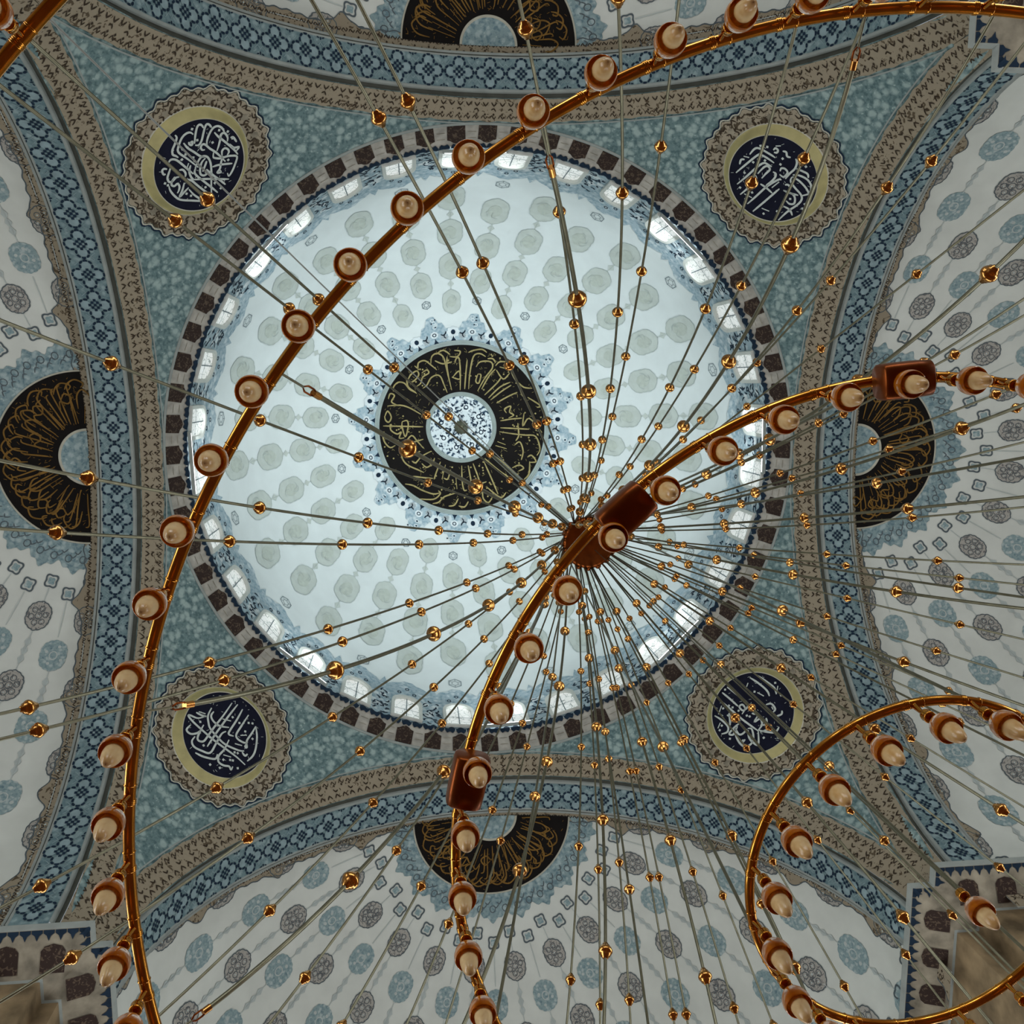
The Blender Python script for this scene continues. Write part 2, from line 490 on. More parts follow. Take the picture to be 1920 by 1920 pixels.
def lobed(n, w, h, amp=0.06, tip=0.0, seg=40, sq=0.0):
    """rounded ogee outline: n scallops, pointed at top and bottom by tip"""
    out = []
    for i in range(seg):
        a = 2 * pi * i / seg
        r = 1 + amp * abs(cos(n * a / 2.0)) - amp / 2 + tip * (abs(sin(a)) ** 12) + sq * (sin(2 * a) ** 2)
        out.append((w / 2 * r * cos(a), h / 2 * r * sin(a)))
    return out
ROUNDEL_TEXT = {
    'UL': ([[(0.07,0.79),(0.06,0.73),(-0.04,0.67),(-0.15,0.62),(-0.2,0.55),(-0.18,0.49),(-0.17,0.43)],[(0.31,0.54),(0.3,0.6),(0.26,0.64),(0.18,0.66),(0.08,0.64),(-0.05,0.57),(-0.09,0.53),(-0.1,0.46),(-0.07,0.27),(-0.04,-0.01)],[(0.17,0.47),(0.21,0.45),(0.16,0.41),(0.14,0.46),(0.16,0.5)],[(0.21,0.39),(0.33,0.5),(0.44,0.58),(0.5,0.59),(0.53,0.55),(0.52,0.48)],[(0.2,0.36),(0.25,0.31),(0.34,0.33),(0.47,0.42),(0.57,0.48),(0.62,0.48),(0.64,0.42),(0.63,0.37)],[(0.35,0.18),(0.41,0.25),(0.52,0.31),(0.64,0.34),(0.72,0.31),(0.76,0.24),(0.76,0.16),(0.74,0.11)],[(0.41,-0.05),(0.5,-0.0),(0.6,0.07),(0.67,0.13),(0.73,0.11),(0.74,0.05),(0.72,-0.02),(0.67,-0.07)],[(0.61,0.26),(0.61,0.14),(0.63,0.0),(0.65,-0.17),(0.66,-0.32),(0.65,-0.43)],[(0.76,-0.06),(0.8,-0.09),(0.8,-0.15),(0.79,-0.22)],[(0.67,-0.14),(0.68,-0.26),(0.76,-0.33),(0.68,-0.35)],[(0.08,0.56),(0.07,0.43),(0.1,0.28),(0.13,0.12),(0.18,0.05)],[(0.27,0.15),(0.23,0.19),(0.25,0.25),(0.31,0.26),(0.34,0.21),(0.35,0.09),(0.38,-0.05),(0.39,-0.2),(0.39,-0.34)],[(0.35,-0.02),(0.29,-0.08),(0.3,-0.13),(0.37,-0.22),(0.47,-0.28),(0.55,-0.35),(0.61,-0.45),(0.48,-0.54),(0.35,-0.6),(0.25,-0.62),(0.27,-0.55)],[(0.42,-0.2),(0.48,-0.13),(0.55,-0.13),(0.58,-0.19),(0.56,-0.25),(0.5,-0.27)],[(0.15,-0.22),(0.25,-0.28),(0.37,-0.39),(0.46,-0.48)],[(0.43,-0.22),(0.33,-0.28),(0.23,-0.36),(0.14,-0.38),(0.19,-0.43),(0.21,-0.39)],[(-0.09,0.03),(0.0,0.07),(0.11,0.1),(0.18,0.07),(0.21,-0.01),(0.17,-0.14),(0.06,-0.29),(-0.08,-0.45),(-0.24,-0.64)],[(-0.24,-0.64),(-0.27,-0.47),(-0.29,-0.25),(-0.3,-0.1),(-0.35,-0.0)],[(0.17,0.02),(0.06,0.01),(-0.05,-0.07),(-0.1,-0.15),(-0.07,-0.22),(-0.0,-0.23),(-0.02,-0.18)],[(-0.04,-0.14),(0.08,-0.08),(0.15,-0.04)],[(-0.07,0.03),(-0.15,-0.02),(-0.17,-0.11),(-0.15,-0.33),(-0.13,-0.55),(-0.12,-0.7)],[(-0.26,-0.12),(-0.11,-0.28),(0.03,-0.45),(0.21,-0.67)],[(0.04,-0.16),(0.05,-0.35),(0.08,-0.57),(0.09,-0.7)],[(-0.36,0.5),(-0.29,0.51),(-0.23,0.44),(-0.21,0.3),(-0.2,0.12),(-0.19,-0.03)],[(-0.11,0.2),(-0.22,0.14)],[(-0.11,0.14),(-0.21,0.07),(-0.26,-0.04),(-0.26,-0.12)],[(-0.46,0.43),(-0.49,0.48),(-0.54,0.48),(-0.57,0.41),(-0.54,0.38)],[(-0.36,0.42),(-0.47,0.36),(-0.57,0.3),(-0.6,0.22),(-0.55,0.18),(-0.46,0.18),(-0.41,0.14)],[(-0.32,0.24),(-0.27,0.19),(-0.28,0.1),(-0.33,0.05)],[(-0.46,0.21),(-0.55,0.19),(-0.61,0.14),(-0.59,0.08),(-0.52,0.07),(-0.53,0.0),(-0.59,-0.05),(-0.65,-0.07)],[(-0.42,-0.02),(-0.54,-0.1),(-0.67,-0.16),(-0.54,-0.16),(-0.43,-0.16)],[(-0.45,-0.19),(-0.46,-0.35),(-0.44,-0.56),(-0.57,-0.4),(-0.7,-0.21),(-0.72,-0.06),(-0.7,0.08),(-0.66,0.16)]],
        [(-0.67,0.26),(-0.66,0.19),(-0.01,0.49),(-0.15,0.35),(0.46,0.14),(-0.03,-0.5),(0.29,0.4),(0.78,-0.1),(-0.04,0.37),(0.02,0.21),(0.45,-0.36),(-0.02,-0.68),(-0.21,-0.42),(-0.54,-0.22),(-0.51,-0.32),(0.36,0.63),(0.7,0.22),(0.8,0.07)]),
    'UR': ([[(-0.66,-0.03),(-0.68,0.13),(-0.62,0.21),(-0.42,0.29),(-0.29,0.33)],[(-0.56,-0.51),(-0.56,-0.26),(-0.55,0.09),(-0.5,0.15),(-0.38,0.2),(-0.23,0.24)],[(-0.37,-0.66),(-0.37,-0.37),(-0.38,-0.1),(-0.36,0.07),(-0.29,0.12),(-0.2,0.15)],[(-0.17,-0.76),(-0.17,-0.59),(-0.18,-0.33),(-0.21,-0.26),(-0.28,-0.24),(-0.29,-0.3),(-0.22,-0.33)],[(-0.27,-0.17),(-0.29,-0.01),(-0.28,0.07),(-0.24,0.1),(-0.18,0.08),(-0.17,-0.04),(-0.15,-0.17)],[(-0.11,0.1),(-0.05,0.12),(0.0,0.06),(0.02,-0.06),(0.02,-0.18),(0.05,-0.23)],[(0.07,-0.78),(0.06,-0.54),(0.04,-0.25),(0.05,-0.09),(0.08,0.09),(0.12,0.12)],[(0.26,-0.8),(0.25,-0.5),(0.24,-0.26),(0.23,-0.03)],[(-0.08,-0.27),(0.05,-0.23),(0.21,-0.21)],[(0.12,-0.14),(0.12,0.06)],[(-0.03,0.22),(-0.06,0.28),(-0.01,0.33),(0.08,0.32),(0.1,0.2),(0.01,0.17)],[(-0.43,0.4),(-0.43,0.46),(-0.37,0.47),(-0.35,0.42),(-0.39,0.38)],[(-0.46,0.49),(-0.4,0.57)],[(-0.3,0.53),(-0.24,0.57),(-0.17,0.53),(-0.11,0.57)],[(-0.03,0.63),(0.05,0.59),(0.11,0.48),(0.12,0.34),(0.15,0.2)],[(0.13,0.51),(0.24,0.57),(0.34,0.61),(0.41,0.57)],[(0.18,0.37),(0.26,0.46),(0.41,0.53),(0.54,0.52),(0.63,0.45),(0.66,0.36),(0.61,0.23)],[(0.2,0.34),(0.35,0.39),(0.53,0.4),(0.66,0.37),(0.77,0.32)],[(0.2,0.33),(0.25,0.25),(0.4,0.23),(0.58,0.23),(0.67,0.17),(0.7,0.03),(0.69,-0.18),(0.7,-0.35),(0.72,-0.5)],[(0.3,0.01),(0.46,0.1),(0.56,0.09),(0.64,-0.0),(0.59,-0.08),(0.5,-0.09)],[(0.24,0.11),(0.27,0.16),(0.34,0.16),(0.37,0.12)],[(0.3,0.01),(0.43,0.08),(0.56,0.18)],[(0.56,-0.21),(0.69,-0.16),(0.81,-0.2)],[(-0.64,-0.33),(-0.69,-0.24),(-0.65,-0.18)],[(-0.71,-0.15),(-0.62,-0.08)],[(-0.13,-0.68),(0.03,-0.61)],[(0.32,-0.6),(0.46,-0.52)]],
        [(-0.28,-0.66),(-0.38,0.13),(-0.5,-0.08),(-0.48,0.04),(0.21,0.68),(-0.19,0.43),(-0.13,0.32),(0.56,-0.39),(0.43,-0.65),(0.82,0.06),(0.78,0.16),(0.52,-0.0),(-0.03,-0.74),(-0.05,-0.53),(-0.45,-0.37),(-0.65,0.26),(-0.55,0.35),(-0.29,-0.43)]),
    'BL': ([[(0.29,-0.65),(0.27,-0.3),(0.27,-0.0),(0.26,0.25),(0.26,0.41),(0.34,0.47),(0.4,0.43),(0.44,0.27),(0.46,0.14)],[(0.18,-0.71),(0.18,-0.39),(0.17,-0.02),(0.16,0.21),(0.14,0.45)],[(0.04,-0.7),(0.0,-0.42),(-0.02,-0.14),(-0.05,-0.06),(-0.15,-0.1)],[(-0.13,-0.69),(-0.15,-0.39),(-0.17,-0.17),(-0.25,-0.11),(-0.4,-0.14),(-0.45,-0.21)],[(-0.39,-0.6),(-0.41,-0.42),(-0.42,-0.21),(-0.5,-0.1),(-0.46,-0.09),(-0.45,-0.18)],[(-0.39,-0.6),(-0.54,-0.43),(-0.66,-0.21),(-0.7,-0.04),(-0.67,0.13)],[(0.55,-0.26),(0.51,-0.08),(0.42,0.03),(0.31,0.11),(0.09,0.15),(-0.12,0.16),(-0.4,0.07),(-0.5,0.0)],[(0.53,-0.05),(0.63,0.11),(0.78,0.17),(0.8,0.21),(0.65,0.24),(0.38,0.25),(0.09,0.25),(-0.17,0.23),(-0.45,0.21),(-0.68,0.22)],[(0.66,0.33),(0.66,0.46),(0.55,0.47),(0.46,0.37),(0.44,0.27)],[(0.45,0.45),(0.44,0.57),(0.34,0.63),(0.17,0.59),(0.02,0.51),(0.04,0.28),(0.07,0.04),(0.03,-0.07)],[(0.25,0.71),(0.07,0.66),(-0.13,0.54),(-0.11,0.43)],[(-0.12,0.03),(-0.16,0.26),(-0.15,0.44),(-0.22,0.54),(-0.34,0.53),(-0.44,0.47),(-0.51,0.5),(-0.5,0.42)],[(0.47,-0.23),(0.46,-0.12),(0.36,-0.06),(0.2,-0.07),(0.03,-0.18)],[(-0.48,0.05),(-0.57,0.07),(-0.59,0.0)],[(0.77,-0.3),(0.72,-0.21)],[(0.7,-0.34),(0.61,-0.4)],[(0.24,-0.23),(0.08,-0.32)],[(-0.25,-0.21),(-0.35,-0.31)],[(-0.26,0.01),(-0.4,-0.06)],[(0.73,0.04),(0.61,0.01),(0.52,-0.04)],[(0.7,-0.01),(0.57,-0.07)],[(-0.21,0.36),(-0.36,0.29)]],
        [(0.48,-0.61),(0.55,0.14),(0.81,-0.13),(-0.31,0.62),(-0.42,0.13),(-0.36,0.16),(-0.38,0.35),(-0.43,0.32),(-0.08,-0.41),(-0.28,-0.35),(-0.12,0.7),(-0.6,0.38),(-0.27,0.44),(0.62,-0.47),(-0.3,-0.6),(-0.23,-0.55),(0.1,-0.41),(0.21,0.48),(-0.49,-0.33)]),
    'BR': ([[(-0.65,-0.52),(-0.68,-0.3),(-0.7,-0.06),(-0.63,0.08)],[(-0.5,-0.62),(-0.54,-0.39),(-0.55,-0.13),(-0.5,0.0)],[(-0.01,-0.84),(-0.04,-0.53),(-0.07,-0.28),(-0.02,-0.18),(0.11,-0.19),(0.11,-0.31),(0.03,-0.3),(0.05,-0.19),(0.18,-0.15)],[(0.15,-0.83),(0.13,-0.59),(0.12,-0.34)],[(0.31,-0.78),(0.28,-0.44),(0.26,-0.12),(0.23,0.12),(0.19,0.37)],[(0.62,-0.57),(0.58,-0.39),(0.58,-0.18),(0.67,-0.1),(0.79,-0.16)],[(0.42,-0.38),(0.39,-0.28),(0.33,-0.16)],[(0.36,-0.38),(0.46,-0.24),(0.53,-0.16)],[(0.33,-0.04),(0.49,-0.06),(0.67,-0.04),(0.61,0.04),(0.53,-0.04)],[(0.49,-0.03),(0.53,0.11),(0.47,0.17),(0.33,0.17)],[(0.43,-0.03),(0.57,0.06),(0.64,0.23),(0.63,0.39),(0.5,0.46),(0.36,0.4),(0.26,0.24),(0.31,0.17)],[(0.33,0.2),(0.42,0.32),(0.44,0.46),(0.39,0.58),(0.19,0.37)],[(0.18,0.36),(0.04,0.33),(-0.02,0.21),(0.11,0.17),(-0.05,0.12)],[(0.17,0.37),(0.07,0.53),(-0.04,0.65),(-0.17,0.63)],[(0.18,0.42),(0.01,0.5),(-0.08,0.49)],[(-0.12,0.29),(-0.06,0.37),(0.04,0.36)],[(-0.32,0.08),(-0.41,0.15),(-0.39,0.29),(-0.31,0.31)],[(-0.37,0.2),(-0.35,0.27)],[(-0.46,0.42),(-0.4,0.47),(-0.29,0.42)],[(-0.09,-0.16),(-0.03,0.05),(0.02,-0.01)],[(0.54,0.27),(0.6,0.3),(0.51,0.3)],[(0.54,-0.53),(0.36,-0.62)],[(0.76,-0.31),(0.64,-0.36)],[(-0.38,-0.25),(-0.42,-0.09)],[(-0.39,-0.56),(-0.31,-0.52)],[(-0.78,-0.03),(-0.7,0.03)]],
        [(0.51,-0.45),(0.13,-0.05),(0.1,0.01),(0.66,-0.29),(0.73,0.05),(0.76,-0.25),(0.18,-0.26),(0.06,-0.83),(-0.68,0.17),(0.21,0.56),(-0.79,-0.12),(0.38,-0.55),(0.25,-0.5),(0.22,-0.41),(-0.35,-0.31)]),
}
# ================================================================== MAIN DOME
COL_A, COL_B = rad(5.75), rad(5.75 + 11.25)      # the two staggered sets of 16 meridians
SP16 = rad(22.5)


def build_dome():
    mb = MB('white')
    nphi, ns = 128, 48
    rows = []
    for i in range(ns + 1):
        s = 0.02 + (DOME_S - 0.02) * i / ns
        rows.append([dome_p(2 * pi * j / nphi, s) for j in range(nphi)])
    mb.grid(rows, 'white', True)
    # ogee motifs
    setA = [(4.12, 0.56, 0.86), (4.88, 0.62, 0.96), (5.52, 0.66, 1.06)]
    setB = [(3.60, 0.50, 0.74), (4.45, 0.60, 0.90), (5.14, 0.64, 1.0), (5.71, 0.66, 1.1)]
    for k in range(16):
        for base, rowset, hexes in ((COL_A, setA, (3.62, 5.885)), (COL_B, setB, ())):
            phi = base + k * SP16
            prev = None
            for r, w, h in rowset:
                s = dome_s_of_r(r)
                fn = dome_chart(phi, s)
                shp = lobed(16, w * .96, h * .96, 0.035, 0.24, 64, 0.17)
                mb.star(fn, shp, 'motif', 0.012, 2)
                mb.outline(fn, shp, 'motif_line', 0.016, 0.018)
                mb.star(fn, lobed(8, w * 0.5, h * 0.5, 0.1, 0.1, 24), 'motif_core', 0.018, 1)
                for q in range(3):
                    a = rnd.uniform(0, 6.3)
                    mb.stroke(fn, [(0.1 * w * cos(a), 0.1 * h * sin(a)), (0.3 * w * cos(a + .5), 0.3 * h * sin(a + .5)), (0.36 * w * cos(a + 1.2), 0.36 * h * sin(a + 1.2))], 0.012, 'motif_line', 0.022)
                if prev is not None:
                    gap0, gap1 = prev + 0.02, s - h / 2 - 0.06
                    f2 = dome_chart(phi, (gap0 + gap1) / 2)
                    L = (gap1 - gap0) / 2
                    mb.stroke(f2, [(0, -L), (0, L)], 0.02, 'motif_line', 0.012, False, 0)
                    mb.star(f2, [(0.09, 0), (0.03, L * .35), (0, L * .8), (-0.03, L * .35), (-0.09, 0), (-0.03, -L * .35), (0, -L * .8), (0.03, -L * .35)], 'motif', 0.014, 0)
                prev = s + h / 2 + 0.06
            for r in hexes:
                s = dome_s_of_r(r)
                fn = dome_chart(phi, s)
                hs = 0.13 if r < 4 else 0.17
                shp = [(hs * cos(pi / 3 * q + pi / 6), hs * 1.15 * sin(pi / 3 * q + pi / 6)) for q in range(6)]
                mb.outline(fn, shp, 'line', 0.014, 0.022)
                mb.outline(fn, [(p[0] * .5, p[1] * .5) for p in shp], 'line', 0.014, 0.016)
                for q in range(6):
                    mb.stroke(fn, [(shp[q][0] * .55, shp[q][1] * .55), shp[q]], 0.012, 'line', 0.014, False, 0)
    # blue halo round the crown: sixteen pointed lobes
    n = 384
    edge = []
    for j in range(n):
        a = 2 * pi * j / n
        u = ((a - COL_A) / SP16) % 1.0
        d = abs(u - 0.5) * 2          # 1 on set A, 0 on set B
        edge.append(2.82 + 0.52 * d ** 1.3 + 0.045 * cos(a * 96))
    rows = []
    for i in range(7):
        t = i / 6.0
        rows.append([dome_p(2 * pi * j / n, dome_s_of_r(2.52 + (edge[j] - 2.52) * t), 0.012) for j in range(n)])
    mb.grid(rows, 'dome_blue', True)
    for k in range(32):
        phi = COL_A + k * SP16 / 2
        fn = dome_chart(phi, dome_s_of_r(2.62))
        mb.star(fn, [(0.075, -0.08), (0.02, 0.02), (0, 0.1), (-0.02, 0.02), (-0.075, -0.08)], 'navy', 0.02, 0)
        for sg in (-1, 1):
            f3 = dome_chart(phi + sg * SP16 / 4, dome_s_of_r(2.68))
            mb.star(f3, lobed(5, 0.19, 0.2, 0.3, 0, 20), 'petal', 0.018, 0)
            mb.stroke(f3, [(-0.09, 0.12), (-0.02, 0.08), (0.05, 0.13), (0.07, 0.2)], 0.035, 'navy', 0.022)
            mb.stroke(f3, [(0.02, 0.1), (0.0, 0.02), (0.05, -0.04)], 0.03, 'navy', 0.022)
        f3 = dome_chart(phi, dome_s_of_r(2.80))
        if k % 2:
            mb.star(f3, lobed(8, 0.36, 0.36, 0.2, 0, 32), 'petal', 0.018, 1)
            mb.star(f3, [(0.065 * cos(q * pi / 6), 0.085 * sin(q * pi / 6)) for q in range(12)], 'navy', 0.024, 0)
        else:
            mb.star(f3, lobed(8, 0.22, 0.22, 0.2, 0, 24), 'petal', 0.018, 0)
            mb.outline(f3, [(0.05 * cos(q * pi / 5), 0.05 * sin(q * pi / 5)) for q in range(10)], 'navy', 0.024, 0.025)
            for rr in (3.0, 3.12, 3.2):
                f4 = dome_chart(phi + rnd.uniform(-.03, .03), dome_s_of_r(rr))
                mb.outline(f4, [(0.05 * cos(q * pi / 5), 0.05 * sin(q * pi / 5)) for q in range(10)], 'petal', 0.02, 0.025)
                mb.dot(f4, rnd.uniform(-.12, .12), 0.0, 0.03, 'navy', 0.022)
    # blue band round the windows
    top = []
    for j in range(n):
        a = 2 * pi * j / n
        u = ((a - COL_A) / (SP16 / 2)) % 1.0
        d = abs(u - 0.5) * 2
        f = 1.78 + 0.42 * d ** 0.8 + 0.03 * cos(a * 160)
        if abs(u - 0.5) < 0.03:
            f += 0.3
        top.append(f)
    rows = []
    for i in range(9):
        t = i / 8.0
        rows.append([dome_p(2 * pi * j / n, dome_s_of_z(0.1 + (top[j] - 0.1) * t), 0.012) for j in range(n)])
    mb.grid(rows, 'dome_blue', True)
    for k in range(32):
        phi = COL_A + (k + 0.5) * SP16 / 2
        for q in range(26):
            f5 = dome_chart(phi + rnd.uniform(-.028, .028), dome_s_of_z(rnd.uniform(0.22, 1.45)))
            a = rnd.uniform(0, 6.28)
            l = rnd.uniform(.05, .09)
            mb.stroke(f5, [(-l * cos(a), -l * sin(a)), (0.03 * sin(a), -0.03 * cos(a)), (l * cos(a), l * sin(a))], 0.035, 'navy', 0.02, True, 0.8, 2)
        for q in range(5):
            f5 = dome_chart(phi + rnd.uniform(-.035, .035), dome_s_of_z(rnd.uniform(0.4, 1.4)))
            mb.star(f5, lobed(5, 0.16, 0.16, 0.3, 0, 20), 'petal', 0.016, 0)
        f5 = dome_chart(COL_A + k * SP16 / 2, dome_s_of_z(1.72))
        for x, y in ((0, -0.08), (-0.18, 0.14), (0.18, 0.14)):
            mb.outline(f5, [(x + 0.04 * cos(q * pi / 4), y + 0.055 * sin(q * pi / 4)) for q in range(8)], 'navy', 0.02, 0.022)
    # zigzag of dark points along the very rim
    for k in range(192):
        phi = 2 * pi * k / 192
        f6 = dome_chart(phi, DOME_S - 0.02)
        mb.star(f6, [(-0.085, 0), (-0.05, -0.07), (0, -0.13), (0.05, -0.07), (0.085, 0)], 'navy', 0.03, 0)
    o = mb.build('ceiling')
    structure(o, 'white main dome with pale beige ogee motifs over a ring of windows', 'dome')
    return o


build_dome()


def build_windows():
    for k in range(32):
        phi = COL_A + k * SP16 / 2
        s0 = dome_s_of_z(0.0)

        def fn(x, y, off, phi=phi):
            return dome_p(phi + x / RIM_R, dome_s_of_z(y), off)
        wy0, wy1, hw = 0.16, 1.15, 0.36

        def arch(hw, y0, y1, hcap):
            pts = [(-hw, y0), (-hw, y1)]
            for q in range(1, 12):
                a = pi - pi * q / 12
                pts.append((hw * cos(a), y1 + hcap * sin(a)))
            pts += [(hw, y1), (hw, y0)]
            return pts
        outer, inner = arch(hw, 0.13, 0.98, 0.36), arch(hw - 0.07, 0.17, 0.96, 0.29)
        mb = MB()
        A = [fn(*p, 0.02) for p in outer]
        B = [fn(*p, 0.09) for p in outer]
        C = [fn(*p, 0.09) for p in inner]
        D = [fn(*p, 0.025) for p in inner]
        mb.grid([A + A[:1], B + B[:1], C + C[:1], D + D[:1]], 'semi')
        fr = mb.build('window_%d' % (k + 1), smooth=False)
        structure(fr, 'round-headed window in the foot of the dome, with white surround', 'window')
        pm = MB()
        pm.star(fn, inner, 'pane', 0.026, 1)
        pane = pm.build('pane', fr, False)
        gm = MB()
        gm.stroke(fn, [(0, 0.17), (0, 1.24)], 0.022, 'line', 0.05, False, 0)
        gm.stroke(fn, [(-0.29, 0.64), (0.29, 0.64)], 0.022, 'line', 0.05, False, 0)
        gm.build('glazing_bar', fr, False)


build_windows()


def build_rosette():
    """the lettered ring round the crown of the main dome"""
    root = empty('calligraphy_ring', dome_p(0, 0.0))
    tag(root, 'large round black ring with gold calligraphy at the crown of the white dome', 'calligraphy ring')
    base = root.location.copy()

    def put(mb, name):
        mb.v = [p - base for p in mb.v]
        return mb.build(name, root)

    def ann(mb, r0, r1, k, off, seg=160, nr=3, off1=None):
        rows = []
        for i in range(nr + 1):
            t = i / float(nr)
            rr = r0 + (r1 - r0) * t
            oo = off if off1 is None else off + (off1 - off) * t
            rows.append([dome_p(2 * pi * j / seg, dome_s_of_r(rr), oo) for j in range(seg)])
        mb.grid(rows, k, True)
    mb = MB()
    ann(mb, 1.06, 2.43, 'black', 0.03, nr=6)
    put(mb, 'black_ground')
    mb = MB()
    for r0, r1 in ((2.43, 2.475), (2.485, 2.52), (2.53, 2.56), (0.93, 0.965), (0.975, 1.01), (1.02, 1.06)):
        ann(mb, r0, (r0 + r1) / 2, 'ring_grey', 0.03, nr=1, off1=0.055)
        ann(mb, (r0 + r1) / 2, r1, 'ring_grey', 0.055, nr=1, off1=0.03)
    ann(mb, 2.43, 2.56, 'ring_grey', 0.03, nr=1)
    ann(mb, 0.93, 1.06, 'ring_grey', 0.03, nr=1)
    put(mb, 'moulding')
    mb = MB()
    ann(mb, 0.02, 0.93, 'inner', 0.03, nr=6)
    for k in range(8):
        a = rad(14 + 45 * k)
        f = dome_chart(a, dome_s_of_r(0.62))
        mb.star(f, lobed(6, 0.26, 0.26, 0.25, 0, 24), 'petal', 0.04, 1)
        mb.outline(f, [(0.06 * cos(q * pi / 5), 0.06 * sin(q * pi / 5)) for q in range(10)], 'navy', 0.046, 0.03)
        for q in range(9):
            x, y = rnd.uniform(-.24, .24), rnd.uniform(-.26, .26)
            an = rnd.uniform(0, 6.3)
            mb.stroke(f, [(x, y), (x + .06 * cos(an), y + .06 * sin(an)), (x + .1 * cos(an + .8), y + .1 * sin(an + .8))], 0.045, 'navy', 0.043, True, 0.7, 2)
    put(mb, 'flower_disc')
    mb = MB()
    for st in RING_STROKES:
        mb.stroke(dome_polar, [((x - 945) / 335.5, (y - 945) / 335.5) for x, y in st], 0.042, 'gold_letter', 0.042, True, 0.5, 4)
    for q in range(420):
        r, a = sqrt(rnd.uniform(1.15 ** 2, 2.38 ** 2)), rnd.uniform(0, 2 * pi)
        x, y = r * cos(a), r * sin(a)
        an = rnd.uniform(0, pi)
        l = rnd.uniform(.02, .045)
        mb.stroke(dome_polar, [(x - l * cos(an), y - l * sin(an)), (x + l * cos(an), y + l * sin(an))], 0.017, 'gold_letter', 0.04, False, 0.6)
    for q in range(90):
        r, a = sqrt(rnd.uniform(1.2 ** 2, 2.36 ** 2)), rnd.uniform(0, 2 * pi)
        mb.dot(dome_polar, r * cos(a), r * sin(a), 0.03, 'gold_letter', 0.041, rnd.uniform(0, 3))
    put(mb, 'lettering')
    return root


